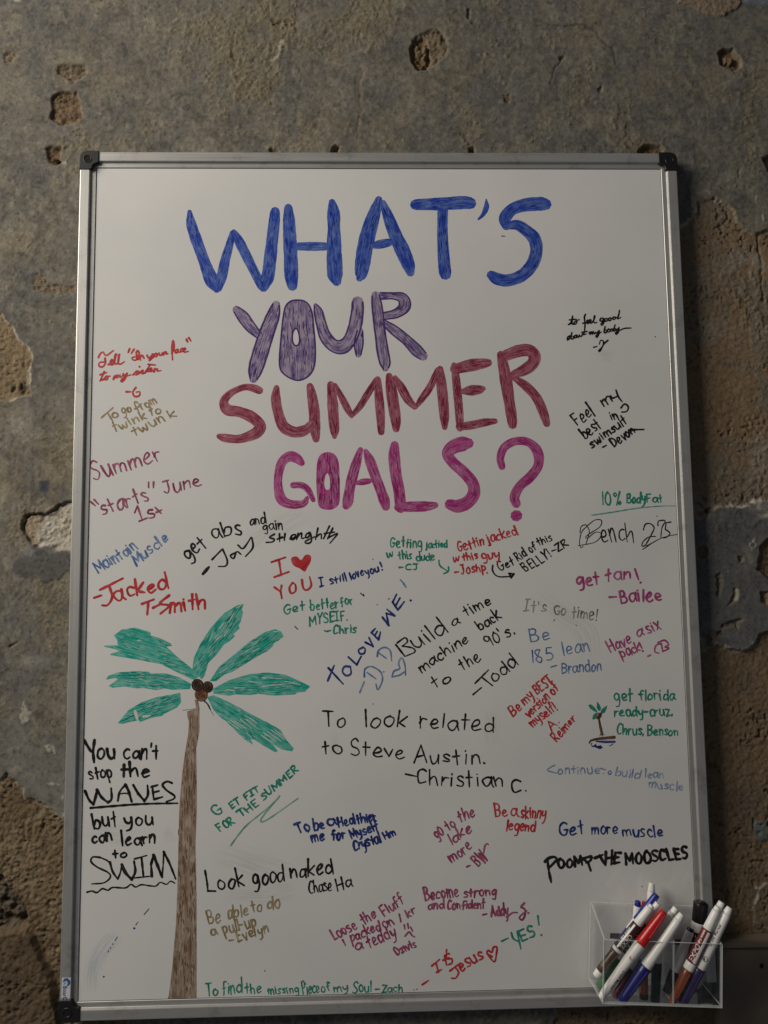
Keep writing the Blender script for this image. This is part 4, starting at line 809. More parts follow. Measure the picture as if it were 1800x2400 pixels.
note('black', L('thick black brush-like', 'POOMP THE MOOSCLES'), [(RQ, 25, [("OOM",320,1115,545,1088,82),("HE",762,1078,900,1065,118),("MOOSCLES",962,1082,1548,1015,108)], ["190,1050 230,1015 280,1005 300,1030 240,1100","/215,1040 230,1150 250,1245","/560,1030 600,1060 625,1135","555,1020 630,1000 620,1040 580,1060","/665,1015 740,985","/710,990 755,1075"])])
note('navy', 'short broken blue pen dashes and dots near the lower left corner', [(RS, 12, [], ["/1425,240 1490,165",("/1318,375 1348,335",10),("1298,418",22),("/1045,580 1085,525",9),("1018,622",15),("990,675",15),("/957,725 970,705",9),("903,1046",20)])], 'pen_marks')['kind'] = 'stuff'
note('black', 'small black pen dots scattered over the board', [((0,0,1), 2.2, [], ["/845,1390 851,1396","/852,1393 853,1398","/691,1468 698,1475","/910,1404 913,1403","/1298,1455 1300,1452","/1350,1465 1351,1466","/1536,789 1536,790","1540,1210","/1090,1282 1091,1282","970,2320","1505,2078","/978,2318 976,2319","/1176,553 1184,554","/760,1478 764,1480","874,1311","/620,2275 622,2276","874,1650","884,1417"])], 'pen_marks')['kind'] = 'stuff'

# ---- smears left by wiping
def smear(name, col, strength):
    m = bpy.data.materials.new(name); m.use_nodes = True; nt = m.node_tree; b = nt.nodes['Principled BSDF']; out = nt.nodes['Material Output']
    b.inputs['Base Color'].default_value = (*col, 1); b.inputs['Roughness'].default_value = .3
    tr = N(nt, 'ShaderNodeBsdfTransparent'); mx = N(nt, 'ShaderNodeMixShader'); uv = N(nt, 'ShaderNodeUVMap')
    sp = N(nt, 'ShaderNodeSeparateXYZ'); nt.links.new(uv.outputs[0], sp.inputs[0])
    def hump(o):   # 4t(1-t)
        a = N(nt, 'ShaderNodeMath', operation='SUBTRACT'); a.inputs[0].default_value = 1; nt.links.new(o, a.inputs[1])
        c = N(nt, 'ShaderNodeMath', operation='MULTIPLY'); nt.links.new(o, c.inputs[0]); nt.links.new(a.outputs[0], c.inputs[1])
        d = N(nt, 'ShaderNodeMath', operation='MULTIPLY'); d.inputs[1].default_value = 4; nt.links.new(c.outputs[0], d.inputs[0]); return d.outputs[0]
    e = N(nt, 'ShaderNodeMath', operation='MULTIPLY'); nt.links.new(hump(sp.outputs[0]), e.inputs[0]); nt.links.new(hump(sp.outputs[1]), e.inputs[1])
    mp = N(nt, 'ShaderNodeMapping'); mp.inputs['Scale'].default_value = (7, 1.2, 1); nt.links.new(uv.outputs[0], mp.inputs[0])
    n = N(nt, 'ShaderNodeTexNoise'); n.inputs['Scale'].default_value = 1.6; n.inputs['Detail'].default_value = 6; nt.links.new(mp.outputs[0], n.inputs[0])
    r = N(nt, 'ShaderNodeMapRange'); r.inputs[1].default_value = .38; r.inputs[2].default_value = .7; nt.links.new(n.outputs[0], r.inputs[0])
    f = N(nt, 'ShaderNodeMath', operation='MULTIPLY'); nt.links.new(e.outputs[0], f.inputs[0]); nt.links.new(r.outputs[0], f.inputs[1])
    g = N(nt, 'ShaderNodeMath', operation='MULTIPLY'); g.inputs[1].default_value = strength; nt.links.new(f.outputs[0], g.inputs[0])
    nt.links.new(g.outputs[0], mx.inputs[0]); nt.links.new(tr.outputs[0], mx.inputs[1]); nt.links.new(b.outputs[0], mx.inputs[2]); nt.links.new(mx.outputs[0], out.inputs[0])
    return m
SMG = smear('grey_smear', (.24, .24, .24), .13); SMB = smear('blue_smear', (.12, .27, .55), .26)
def smudge(pts, w, mat, label, z=.00003):
    c = catmull([(x, y) for x, y in pts], 12); vs = []; uv = []; fs = []
    for i, p in enumerate(c):
        a = c[max(0, i - 1)]; d = c[min(len(c) - 1, i + 1)] - a; d = d / (np.hypot(*d) + 1e-9)
        for k in (-1, 1):
            q = P(p[0] - d[1] * w / 2 * k, p[1] + d[0] * w / 2 * k, YB - z); vs.append(tuple(q)); uv.append(((k + 1) / 2, i / (len(c) - 1)))
    for i in range(len(c) - 1): fs.append((2 * i, 2 * i + 1, 2 * i + 3, 2 * i + 2))
    mk('smudge', vs, fs, mat, wb, uv=uv, label=label)
smudge([(210,2330),(218,2270),(235,2230),(262,2200),(285,2185)], 46, SMB, 'faint blue wiped smear near the lower left corner')
smudge([(500,1990),(600,2030),(700,2060)], 90, SMG, 'grey smear behind the black words Look good naked')
smudge([(520,2090),(620,2100),(700,2080)], 50, SMG, 'grey smear under the black words Look good naked')
smudge([(1150,1660),(1152,1700),(1156,1750)], 46, SMG, 'grey smear beside the black word related')
smudge([(788,1715),(784,1750),(790,1785)], 26, SMG, 'grey smear over the black word to')
smudge([(1250,1380),(1320,1440),(1375,1480),(1385,1560)], 70, SMG, 'grey wiped arc round the steel blue note')
smudge([(560,1285),(640,1240),(720,1200)], 60, SMG, 'grey smear near the black words gain strength')
smudge([(385,1945),(395,1955),(405,1975)], 30, SMG, 'grey smear beside the black word learn')
smudge([(1395,820),(1420,832),(1440,840)], 30, SMG, 'grey smear under the black initial J')
smudge([(195,1940),(250,1950),(320,1960)], 60, SMG, 'grey smear behind the black word learn')
smudge([(1400,1055),(1410,1040),(1425,1030)], 24, SMG, 'grey smear below the black name Devon')

# ---- the big palm drawing
PF, PT = (230,1400,3.253), (380,1640,2.95)
SCL = PT; pen = Pen()
lft = [(225,0),(232,40),(236,62),(172,80),(175,120),(185,150),(180,240),(160,350),(140,500),(118,750),(112,1050),(105,1300),(95,1550),(70,1850),(45,2050),(38,2066)]
rgt = [(248,0),(258,60),(258,130),(258,220),(235,340),(238,500),(240,730),(230,1000),(238,1400),(238,2062)]
pen.poly([B(*p) for p in lft + rgt[::-1]], ang=math.pi / 2)
palm = pen.build('palm_drawing', INK['brown'], wb, 'big drawn palm tree with brown trunk and teal fronds on the left of the board')
pulls('brown', palm, inside([B(*p) for p in lft + rgt[::-1]], None, math.pi / 2), 170, .0012, .00014)
FR = ["120,290 180,245 280,230 400,265 400,290 470,310 550,350 565,370 520,375 600,450 700,530 770,600 730,630 620,580 480,510 300,475 90,440 100,428 165,410 130,395 50,378 45,368 150,365 145,325",
 "1110,50 1060,60 960,120 860,230 780,350 730,460 715,560 790,625 810,600 840,500 900,440 960,360 1000,335 1045,295 1030,280 1080,235 1070,215 1085,190 1105,110 1095,95",
 "1415,300 1395,260 1350,242 1270,265 1150,340 1020,450 920,530 850,640 900,640 960,590 1020,570 1150,490 1240,435 1290,410 1330,375 1340,350",
 "1618,678 1540,640 1430,590 1290,572 1150,585 1000,630 870,700 880,735 1000,750 1040,740 1160,745 1220,735 1340,750 1500,740 1520,725 1575,720",
 "830,760 880,745 1000,800 1150,880 1300,960 1390,1010 1430,1080 1490,1150 1480,1175 1400,1160 1330,1120 1370,1170 1350,1182 1260,1130 1190,1085 1160,1080 1185,1125 1120,1085 1060,1030 1020,990 970,940 930,915 880,860",
 "60,628 75,600 150,572 280,563 380,565 400,580 520,580 620,610 710,660 700,700 560,705 510,695 440,708 340,690 300,695 200,680 110,690 80,675 150,625 130,615",
 "150,960 230,860 330,800 450,760 625,728 632,800 600,840 500,890 490,902 400,920 320,950 310,935 180,965"]
SCL = PF; WH = ink('wiped_gap', (.62, .66, .64), (.78, .78, .77), .5)
for i, s in enumerate(FR):
    pen = Pen(); fp = [B(*p) for p in parse(s)]; pen.poly(fp); fo = pen.build('frond', INK['teal'], palm); pulls('teal', fo, inside(fp), 62, .0010, .00014)
GAPS = [["/300,330 325,328"],["/900,330 940,290","/960,300 1000,240","/930,235 960,190","/850,330 880,260","/1000,190 1040,110","/1060,80 1090,62"],["/1180,410 1230,390","/1120,420 1150,395","/1340,262 1380,258","/930,575 990,540"],
        ["/1250,610 1400,620","/1040,690 1120,690","/1250,680 1420,660","/1150,640 1220,650","/1430,640 1540,665","/980,700 1040,715"],
        ["/990,945 1080,1010","/1010,935 1100,1000","/1040,940 1130,1000","/1085,930 1170,1000","/1120,925 1200,980","/1150,915 1215,960","/1245,1050 1330,1110","/1260,1030 1360,1100","/1290,1020 1400,1100","/1320,1010 1420,1085","/1350,1010 1430,1075","/1130,1030 1170,1070"],[],[("/282,868 300,930",20),("/345,910 400,900",11)]]
pen = Pen()
for g in GAPS:
    for s in g:
        if isinstance(s, tuple): stroke_tr(pen, s[0], s[1])
        else: stroke_tr(pen, s, 5)
for k in range(len(pen.v)): pen.v[k] = (pen.v[k][0], pen.v[k][1] - .00022, pen.v[k][2])
pen.build('uninked_gap', WH, palm, 'small uninked gaps between the pen pulls of the fronds')['kind'] = 'stuff'
for (cx, cy, rx, ry, mt) in ((785,742,48,50,'rust'),(757,668,44,46,'dbrown'),(835,682,38,42,'dbrown')):
    if mt == 'rust' and 'rust' not in INK: INK['rust'] = ink('ink_rust', (.16,.045,.015), (.36,.17,.09), .58)
    pen = Pen(); z = {785: .00030, 757: .00034, 835: .00038}[cx]
    pen.poly([B(cx + rx * math.cos(a * math.pi / 14), cy + ry * math.sin(a * math.pi / 14)) for a in range(28)], z=z)
    co = pen.build('coconut', INK[mt], palm)
    p2 = Pen(); 
    for r0 in (.93, .55, .25):
        e = [B(cx + rx * r0 * math.cos(a * math.pi / 12), cy + ry * r0 * math.sin(a * math.pi / 12)) for a in range(0, 25 if r0 > .9 else 20)]
        p2.ribbon([(x, y, .0016) for x, y in e])
    for k in range(len(p2.v)): p2.v[k] = (p2.v[k][0], p2.v[k][1] - .00040, p2.v[k][2])
    p2.build('swirl', INK['dbrown'] if mt == 'rust' else INK['black'], co)
note('black', 'short black pen stroke beside the coconuts', [(PF, 10, [], ["810,790 835,815 855,855",("/645,862 775,845",3),("/855,858 882,902",3)])], 'pen_marks')['kind'] = 'stuff'
# ---- the small palm drawing
SCL = RJ
pen = Pen(); pen.poly([B(*p) for p in [(670,1100),(730,1090),(760,1250),(800,1400),(830,1550),(890,1615),(820,1590),(800,1655),(760,1590),(710,1650),(745,1540),(700,1350)]], ang=-1.35)
sp = pen.build('palm_drawing', INK['tanbrown'] if 'tanbrown' in INK else INK['dbrown'], wb, 'tiny drawn palm tree on an island with blue water at the right of the board')
for s in ["370,690 440,650 560,740 650,860 640,900 560,880 430,790","635,570 700,640 760,760 745,850 690,860 630,760","955,690 930,800 880,910 800,950 740,920 790,800 890,730","640,900 650,960 600,1090 540,1130 495,1110 510,1010 580,930"]:
    pen = Pen(); pen.poly([B(*p) for p in parse(s)]); pen.build('frond', INK['green'], sp)
pen = Pen(); pen.poly([B(*p) for p in [(650,920),(760,910),(790,970),(760,1060),(690,1110),(610,1110),(620,1040),(660,980)]], z=.0002); pen.build('coconut', INK['dbrown'], sp)
pen = Pen(); stroke_big(pen, "410,1840,50 450,1770,60 640,1720,70 900,1690,80 1165,1665,95"); pen.build('island', INK['dbrown'], sp)
pen = Pen(); stroke_big(pen, "620,1790,40 900,1805,70 1180,1800,60"); pen.poly([B(*p) for p in [(470,1930),(600,1980),(720,2030),(820,1990),(760,1900),(640,1930),(600,1860),(560,1900)]]); stroke_big(pen, "480,1850,30 460,1920,20 530,1960,20"); stroke_big(pen, "1130,1860,20 1080,1900,30 1010,1930,16"); pen.build('water', INK['navy'], sp)

# ---- maker's sticker on the left rail
STX = [P(u, v, -.0003) for u, v in ((145,2291),(166,2291),(164,2340),(143,2340))]
stk = mk('sticker', [tuple(p) for p in STX], [(3, 2, 1, 0)], nmat('sticker_paper', (.72, .72, .74), .35)[0], wb, label='small white sticker with blue swirl logo at the foot of the left rail')
MSB = nmat('sticker_blue', (.03, .11, .42), .4)[0]; MSO = nmat('sticker_orange', (.45, .22, .06), .4)[0]
def text_mesh(txt, size):
    cu = bpy.data.curves.new('lettering', 'FONT'); cu.body = txt; cu.size = size; cu.resolution_u = 2; cu.offset = .006 * size
    o = bpy.data.objects.new('lettering', cu); COL.objects.link(o)
    dg = bpy.context.evaluated_depsgraph_get(); dg.update()
    me = bpy.data.meshes.new_from_object(o.evaluated_get(dg)); 
    V = np.array([v.co[:] for v in me.vertices]); F = [tuple(p.vertices) for p in me.polygons]
    bpy.data.objects.remove(o); bpy.data.curves.remove(cu); bpy.data.meshes.remove(me)
    return V, F
V, F = text_mesh('BoarD', .0078)
a = P(148, 2310.5, -.0006); vs = [(a[0] + v[1] * 1.0 - .0002, -.0006, a[2] - v[0] * .95) for v in V]
mk('lettering', vs, F, MSB, stk)
def flat_ribbon(pts, mat, parent, name, y):
    vs = []; fs = []
    for i, p in enumerate(pts):
        q = pts[max(0, i - 1)]; d = np.array(pts[min(len(pts) - 1, i + 1)][:2]) - np.array(q[:2]); d = d / np.hypot(*d)
        for k in (-1, 1): c = P(p[0] - d[1] * p[2] / 2 * k, p[1] + d[0] * p[2] / 2 * k, y - i * 2e-6); vs.append(tuple(c))
    for i in range(len(pts) - 1): fs.append((2 * i, 2 * i + 1, 2 * i + 3, 2 * i + 2))
    mk(name, vs, fs, mat, parent)
flat_ribbon([(148,2299,1),(152,2295,4),(157,2295,6),(161,2300,7),(161,2306,5),(157,2311,1.5)], MSB, stk, 'logo', -.00065)
flat_ribbon([(149,2308,.8),(151,2305,2),(154,2303,.8)], MSO, stk, 'logo', -.00065)
flat_ribbon([(147,2302,.8),(150,2299,2.2),(155,2299,1)], MSB, stk, 'logo', -.00070)

# ------------------------------------------------------------------ boxed ledge at the lower right
MLED, nt, b = nmat('painted_board', (.20, .165, .125), .7)
tc = N(nt, 'ShaderNodeTexCoord'); n = N(nt, 'ShaderNodeTexNoise'); n.inputs['Scale'].default_value = 14; n.inputs['Detail'].default_value = 8; nt.links.new(tc.outputs['Object'], n.inputs[0])
nt.links.new(ramp(nt, n.outputs[0], [(.35, (.155, .120, .088)), (.65, (.20, .158, .115))]), b.inputs['Base Color'])
p0 = P(1679, 2222, .004); zt = p0[2]; xl = p0[0]
bm = bmesh.new()
def bmbox(bm, x0, x1, y0, y1, z0, z1):
    v, f = box_vf(x0, x1, y0, y1, z0, z1); vs = [bm.verts.new(c) for c in v]
    for q in f: bm.faces.new([vs[i] for i in q])
bmbox(bm, xl, 1.9, .004, .05, -1.0, zt - .0005); bmbox(bm, xl - .004, 1.9, .0005, .05, zt, zt + .009)
bmesh.ops.bevel(bm, geom=list(bm.edges), offset=.0012, segments=2, affect='EDGES'); bmesh.ops.recalc_face_normals(bm, faces=bm.faces)
me = bpy.data.meshes.new('ledge'); bm.to_mesh(me); bm.free(); me.materials.append(MLED)
o = bpy.data.objects.new('ledge', me); COL.objects.link(o); o['kind'] = 'structure'; o['label'] = 'brown boxed ledge with a lip against the wall at the lower right'; o['category'] = 'ledge'
c = P(1785, 2264, .0038); vs = [(c[0] + .0026 * math.cos(k * .45) * (1 + .2 * math.sin(k)), .0037, c[2] + .0034 * math.sin(k * .45)) for k in range(14)]
mk('ledge_hole_shade', vs, [tuple(range(14))], MVOID, o, label='small black patch for the shaded hole in the ledge')  # flat black shape painted for the dark inside the hole

# ------------------------------------------------------------------ acrylic marker holder
TH = .0024
Y1 = -.066; Y0 = -.0015
A = P(1413, 2362, Y1); HW = .158; HF = .0800; HBk = .103
hr = empty('marker_holder', (A[0] + HW / 2, (Y0 + Y1) / 2, A[2]), 'clear acrylic two-compartment marker holder fixed on the lower right corner of the whiteboard', 'marker holder')
TILT = math.radians(-3.4)
hr.rotation_euler = (0, -TILT, 0)     # hangs slightly askew
def plate(name, x0, x1, y0, y1, z0, z1, edges, label=None):
    """thin clear sheet; faces whose normal axis is listed in edges are the whitened edges"""
    v, f = box_vf(x0 - HW / 2, x1 - HW / 2, y0 - (Y0 + Y1) / 2, y1 - (Y0 + Y1) / 2, z0, z1)
    me = bpy.data.meshes.new(name); me.from_pydata(v, [], f); me.materials.append(MACR); me.materials.append(MACE)
    for p in me.polygons:
        n = p.normal; ax = 'x' if abs(n.x) > .5 else 'y' if abs(n.y) > .5 else 'z'
        p.material_index = 1 if ax in edges else 0
    o = bpy.data.objects.new(name, me); COL.objects.link(o); o.parent = hr
    if label: o['label'] = label
    return o
e = .0002
plate('back_panel', 0, HW, Y0 - TH, Y0, TH + e, HBk, 'xz')
plate('front_panel', 0, HW, Y1, Y1 + TH, 0, HF, 'xz')
plate('bottom_panel', 0, HW, Y1 + TH + e, Y0, 0, TH, 'xy')
DV = .0925
def side(name, x):       # the sides slope from the tall back down to the low front
    y0, y1 = Y1 + TH + e, Y0 - TH - e; m = (Y0 + Y1) / 2; z0 = TH + e
    pr = [(y0, z0), (y1, z0), (y1, HBk - .001), (y0, HF)]
    vs = [(x - HW / 2, y - m, z) for y, z in pr] + [(x + TH - HW / 2, y - m, z) for y, z in pr]
    fs = [(0, 3, 2, 1), (4, 5, 6, 7), (0, 1, 5, 4), (1, 2, 6, 5), (2, 3, 7, 6), (3, 0, 4, 7)]
    me = bpy.data.meshes.new(name); me.from_pydata(vs, [], fs); me.materials.append(MACR); me.materials.append(MACE)
    for i, p in enumerate(me.polygons): p.material_index = 0 if i < 2 else 1
    o = bpy.data.objects.new(name, me); COL.objects.link(o); o.parent = hr
side('side_panel', 0); side('side_panel', HW - TH); side('divider', DV)
# lettering moulded at the foot of the front
V, F = text_mesh('NXN', .0065)
vs = [(v[0] + HW / 2 - .028, Y1 - .0003 - (Y0 + Y1) / 2, v[1] + .001) for v in V]
me = bpy.data.meshes.new('lettering'); me.from_pydata(vs, [], F); me.materials.append(MACE); o = bpy.data.objects.new('lettering', me); COL.objects.link(o); o.parent = hr
# two dark strips behind it
MSTR = nmat('dark_strip', (.10, .085, .08), .6)[0]
for (u0, u1, v0, v1) in ((1424, 1448, 2191, 2204), (1577, 1601, 2196, 2209)):
    a = P(u0, v1, 0); c = P(u1, v0, 0); m = (Y0 + Y1) / 2
    v, f = box_vf(a[0], c[0], Y0 + .0004, Y0 + .0014, a[2], c[2])
    vs = [(x - hr.location.x, y - hr.location.y, z - hr.location.z) for x, y, z in v]
    me = bpy.data.meshes.new('dark_strip'); me.from_pydata(vs, [], f); me.materials.append(MSTR); o = bpy.data.objects.new('dark_strip', me); COL.objects.link(o); o.parent = hr

# ------------------------------------------------------------------ markers
def plastic(name, c, r=.32): return nmat(name, c, r, 0, .5)[0]
PM = {'white': plastic('white_plastic', (.86, .85, .83)), 'red': plastic('red_plastic', (.55, .012, .015)), 'blue': plastic('blue_plastic', (.010, .025, .27)), 'navy': plastic('navy_plastic', (.008, .010, .16)),
 'green': plastic('green_plastic', (.015, .16, .045)), 'dgreen': plastic('dark_green_plastic', (.006, .045, .022)), 'black': plastic('black_cap_plastic', (.008, .008, .009), .28), 'brown': plastic('brown_plastic', (.085, .045, .032)),
 'rust': plastic('rust_plastic', (.21, .045, .012)), 'purple': plastic('purple_plastic', (.028, .012, .085)), 'wine': plastic('wine_plastic', (.10, .008, .03)), 'orange': plastic('orange_plastic', (.45, .06, .02)),
 'lblbrown': plastic('brown_label', (.055, .022, .018), .4), 'lblgreen': plastic('green_label', (.008, .07, .03), .4), 'lblblack': plastic('black_label', (.008, .008, .008), .4), 'lblred': plastic('dark_red_label', (.16, .012, .012), .4), 'lblblue': plastic('blue_label', (.01, .03, .30), .4)}
Z4 = 4.147
def lathe(p0, ax, prof, f, seg=28):
    """prof: (t metres along the axis, radius)"""
    s = np.cross(ax, f); vs = []; fs = []
    for (t, r) in prof:
        for k in range(seg): a = 2 * math.pi * k / seg; vs.append(p0 + ax * t + (f * math.cos(a) + s * math.sin(a)) * r)
    for i in range(len(prof) - 1):
        for k in range(seg): fs.append((i * seg + k, i * seg + (k + 1) % seg, (i + 1) * seg + (k + 1) % seg, (i + 1) * seg + k))
    fs.append(tuple(range(seg))[::-1]); fs.append(tuple((len(prof) - 1) * seg + k for k in range(seg)))
    return vs, fs
def marker(label, top, bot, Yt, Yb, parts, texts=(), flips=()):
    """top / bot: photo positions (zoomed) of the two ends; parts: (name, t0, t1, w0, w1, colour) along bottom (0) -> top (1)"""
    pt = P(1350 + top[0] / Z4, 2000 + top[1] / Z4, Yt); pb = P(1350 + bot[0] / Z4, 2000 + bot[1] / Z4, Yb)
    ax = pt - pb; Ln = np.linalg.norm(ax); ax = ax / Ln
    f = CAM - (pt + pb) / 2; f = f - ax * (f @ ax); f /= np.linalg.norm(f); s = np.cross(ax, f)
    px = np.linalg.norm(P(1500.5, 2200, (Yt + Yb) / 2) - P(1499.5, 2200, (Yt + Yb) / 2)) / Z4
    root = empty('marker', tuple(pb), label, 'marker', 'dry erase markers in the acrylic holder')
    first = {}
    for (nm, t0, t1, w0, w1, c) in parts:
        r0, r1 = w0 / 2 * px, w1 / 2 * px; l = (t1 - t0) * Ln; b = min(.0008, r0 * .25, r1 * .25, l * .3)
        k = max(3, int(l / .008)); prof = [(t0 * Ln, r0 - b), (t0 * Ln + b * .4, r0 - b * .3), (t0 * Ln + b, r0)]
        prof += [(t0 * Ln + b + (l - 2 * b) * i / k, r0 + (r1 - r0) * (i / k)) for i in range(1, k)]
        prof += [(t1 * Ln - b, r1), (t1 * Ln - b * .4, r1 - b * .3), (t1 * Ln, r1 - b)]
        vs, fs = lathe(pb, ax, prof, f)
        o = mk(nm, vs, fs, PM[c], root, smooth=True); first.setdefault(nm, o)
        if nm == 'cap' and l > .02:      # pocket clip ridges
            for da in (-.9, .75):
                vv = []; rr = (r0 + r1) / 2
                d = f * math.cos(da) + s * math.sin(da); g = np.cross(ax, d)
                for (tt, ro) in ((t0 * Ln + l * .25, r0 + (r1 - r0) * .25), (t1 * Ln - .003, r1)):
                    for (w, h) in ((-.0009, -.0004), (.0009, -.0004), (.0006, .0007), (-.0006, .0007)): vv.append(pb + ax * tt + d * (ro + h) + g * w)
                mk('rib', vv, [(0, 1, 2, 3), (7, 6, 5, 4), (0, 4, 5, 1), (1, 5, 6, 2), (2, 6, 7, 3), (3, 7, 4, 0)], PM[c], o)
    for (txt, tc_, ln, w, phi, c, up) in texts:   # lettering wrapped round the barrel
        V, F = text_mesh(txt, 1.0); V = V - (V.max(0) + V.min(0)) / 2; wid = np.ptp(V[:, 0]); hgt = np.ptp(V[:, 1]) + 1e-6
        sc = ln * Ln / wid; r = w / 2 * px + .00022; vs = []
        hs = min(sc, (w * px * .78) / hgt)
        for v_ in V:
            a = phi + up * v_[1] * hs / r
            vs.append(pb + ax * (tc_ * Ln + up * v_[0] * sc) + (f * math.cos(a) - s * math.sin(a)) * r)
        mk('lettering', vs, F if True else F, PM[c], first.get('label_band') or first['barrel'])
    return root, pb, ax, f, s, Ln, px
def strip(M, parent_name, t0, t1, w, a0, a1, c, name='stripe'):
    """curved patch printed on a barrel"""
    root, pb, ax, f, s, Ln, px = M; r = w / 2 * px + .00012; vs = []; n = 10
    for i in range(n + 1):
        a = a0 + (a1 - a0) * i / n
        for t in (t0, t1): vs.append(pb + ax * t * Ln + (f * math.cos(a) - s * math.sin(a)) * r)
    fs = [(2 * i, 2 * i + 1, 2 * i + 3, 2 * i + 2) for i in range(n)]
    par = [o for o in root.children if o.name.startswith(parent_name)][0]
    mk(name, vs, fs, PM[c], par)

YF = -.055
m = marker('white marker with brown cap and brown label leaning far left in front', (740, 505), (190, 1195), -.058, -.050,
  [('tip', 0, .075, 66, 80, 'white'), ('cap', .076, .36, 84, 90, 'brown'), ('barrel', .361, .40, 92, 94, 'white'), ('label_band', .401, .735, 93, 93, 'lblbrown'), ('barrel', .736, .965, 84, 78, 'white'), ('end_plug', .966, 1.0, 56, 52, 'white')],
  [('EXPO', .52, .17, 93, -.45, 'white', 1), ('dry erase', .58, .16, 93, .62, 'white', 1)])
strip(m, 'label_band', .41, .72, 93.6, .05, .42, 'white')
marker('white marker with green label and green cap behind the brown one', (800, 485), (225, 1300), -.046, -.036,
  [('cap', 0, .34, 84, 118, 'green'), ('barrel', .341, .42, 112, 112, 'white'), ('label_band', .421, .77, 113, 113, 'lblgreen'), ('barrel', .771, .93, 96, 84, 'white'), ('end_plug', .931, 1.0, 66, 60, 'white')],
  [('EXPO', .54, .20, 113, -.15, 'white', 1), ('dry erase', .71, .11, 113, .0, 'white', 1)])
marker('marker with long blue cap pointing up at the left', (785, 400), (330, 1010), -.036, -.028,
  [('tip', 0, .08, 60, 80, 'white'), ('label_band', .081, .42, 88, 88, 'lblblue'), ('barrel', .421, .58, 88, 88, 'white'), ('cap', .581, 1.0, 88, 66, 'blue')],
  [('EXPO', .26, .20, 88, .2, 'white', 1)])
marker('white marker with small blue end plug standing behind the blue-capped one', (603, 462), (540, 1180), -.024, -.020,
  [('barrel', 0, .93, 74, 72, 'white'), ('end_plug', .931, 1.0, 62, 52, 'blue')])
marker('marker with small red end just showing behind the blue cap', (662, 466), (560, 1150), -.014, -.014,
  [('barrel', 0, .90, 50, 50, 'white'), ('end_plug', .901, 1.0, 44, 40, 'red')])
marker('tallest white marker standing upright against the board', (736, 288), (700, 1150), -.013, -.014,
  [('cap', 0, .35, 70, 76, 'black'), ('barrel', .351, .90, 74, 74, 'white'), ('tip', .901, 1.0, 70, 52, 'white')])
m = marker('marker with bright red cap leaning left at the front of the holder', (858, 560), (238, 1405), -.060, -.057,
  [('tip', 0, .05, 52, 72, 'white'), ('barrel', .051, .62, 74, 112, 'white'), ('cap', .621, 1.0, 116, 72, 'red')],
  [('Dry Erase Marker', .27, .28, 92, -.55, 'black', -1)])
def ring_mark(M, tc_, w, phi, col, rr, parent='barrel'):
    root, pb, ax, f, s, Ln, px = M; r = w / 2 * px + .0002; vs = []; S = 20
    for q in (rr, rr * .8):
        for k in range(S):
            th = 2 * math.pi * k / S; a = phi + q * math.sin(th) / r
            vs.append(pb + ax * (tc_ * Ln + q * math.cos(th)) + (f * math.cos(a) - s * math.sin(a)) * r)
    fs = [(k, (k + 1) % S, S + (k + 1) % S, S + k) for k in range(S)]
    th_ = len(vs); 
    for k in range(0, 9):
        th = math.pi * k / 8 + .6; q = rr * .62; a = phi + q * math.sin(th) / r
        vs.append(pb + ax * (tc_ * Ln + q * math.cos(th)) + (f * math.cos(a) - s * math.sin(a)) * r)
    fs.append(tuple(range(th_, th_ + 9)))
    par = [o for o in root.children if o.name.startswith(parent)][0]; mk('logo', vs, fs, PM[col], par)
ring_mark(m, .475, 100, -.25, 'red', .0030)
marker('thin white marker with wine red cap lying behind the red-capped one', (975, 530), (372, 1395), -.042, -.036,
  [('cap', 0, .30, 70, 88, 'wine'), ('barrel', .301, .60, 88, 88, 'white'), ('label_band', .601, .80, 88, 86, 'lblred'), ('barrel', .801, .94, 84, 80, 'white'), ('end_plug', .941, 1.0, 66, 60, 'white')])
marker('white marker with dark blue cap leaning left in the middle of the front', (1032, 590), (440, 1440), -.061, -.057,
  [('cap', 0, .40, 84, 118, 'navy'), ('barrel', .401, .93, 108, 78, 'white'), ('tip', .931, 1.0, 76, 58, 'white')])
marker('second slim white marker crossing behind the dark blue-capped one', (925, 580), (560, 1200), -.050, -.044,
  [('cap', 0, .25, 60, 66, 'wine'), ('barrel', .251, .97, 66, 62, 'white'), ('end_plug', .971, 1.0, 56, 50, 'white')])
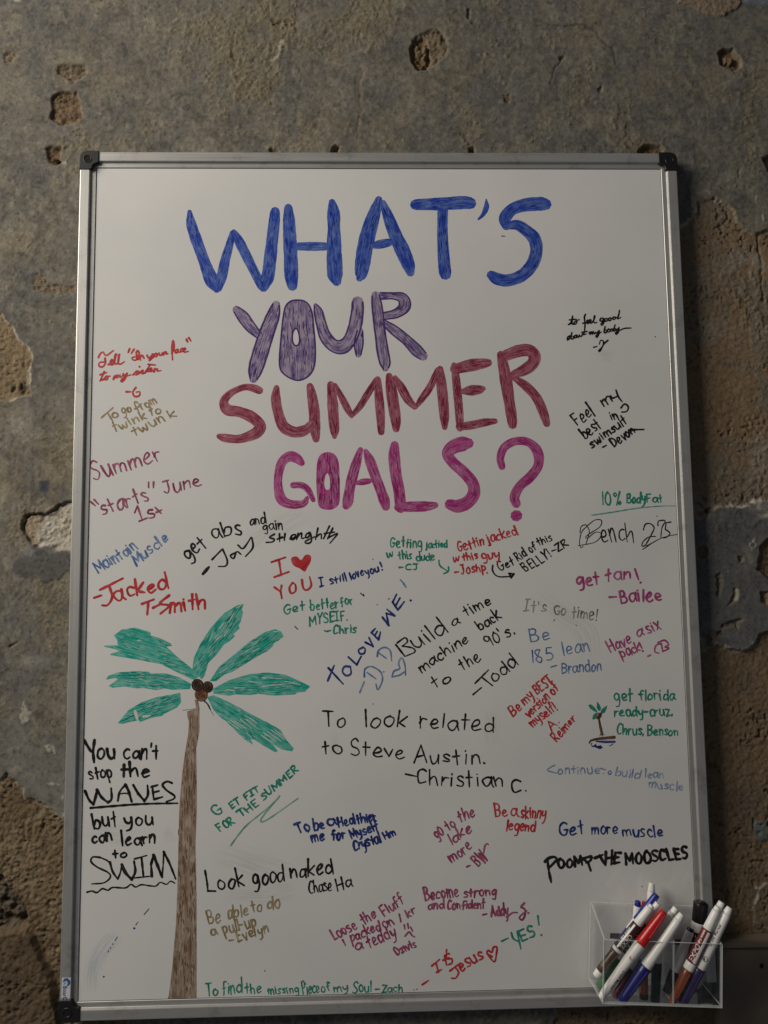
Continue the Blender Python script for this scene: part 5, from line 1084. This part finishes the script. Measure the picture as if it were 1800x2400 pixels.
marker('orange marker with black end standing low at the bottom of the left compartment', (655, 1060), (660, 1415), -.020, -.022,
  [('cap', 0, .15, 80, 84, 'black'), ('barrel', .151, 1.0, 82, 82, 'orange')])
marker('dark green marker standing upright beside the divider', (790, 960), (768, 1445), -.030, -.034,
  [('cap', 0, .8, 82, 96, 'dgreen'), ('barrel', .801, 1.0, 90, 88, 'white')])
m = marker('thick marker with ribbed black cap standing upright in the right compartment', (1216, 465), (1120, 1330), -.018, -.018,
  [('barrel', 0, .30, 96, 104, 'black'), ('label_band', .301, .66, 126, 126, 'lblblack'), ('barrel', .661, .765, 128, 126, 'white'), ('cap', .766, .985, 130, 138, 'black'), ('end_plug', .986, 1.0, 96, 90, 'black')],
  [('MARKS', .50, .27, 126, -.1, 'white', 1)])
marker('slim white marker with round black end at the left of the right compartment', (1118, 728), (880, 1350), -.040, -.038,
  [('cap', 0, .33, 78, 96, 'black'), ('barrel', .331, .955, 84, 78, 'white'), ('end_plug', .956, 1.0, 72, 64, 'black')])
m = marker('white marker with rust brown cap and dark red label in the right compartment', (1382, 520), (925, 1470), -.058, -.057,
  [('cap', 0, .355, 62, 96, 'rust'), ('barrel', .356, .43, 102, 102, 'white'), ('label_band', .431, .765, 100, 98, 'lblred'), ('barrel', .766, .96, 90, 74, 'white'), ('end_plug', .961, 1.0, 66, 60, 'white')],
  [('EXPO', .53, .165, 99, .25, 'white', 1), ('dry erase', .69, .13, 99, .35, 'white', 1)])
strip(m, 'label_band', .44, .755, 101.0, -.85, -.25, 'white')
marker('white marker top leaning right, half hidden behind the rust-capped one', (1418, 472), (1070, 1230), -.046, -.040,
  [('barrel', 0, .94, 80, 72, 'white'), ('end_plug', .941, 1.0, 68, 60, 'white')])
m = marker('rightmost marker, white with a dark purple cap and black lettering', (1495, 525), (1030, 1465), -.058, -.056,
  [('cap', 0, .37, 84, 112, 'purple'), ('barrel', .371, .93, 104, 82, 'white'), ('tip', .931, 1.0, 78, 56, 'white')],
  [('Dry Erase Marker', .68, .30, 92, .15, 'black', 1)])
ring_mark(m, .475, 100, -.1, 'black', .0036)
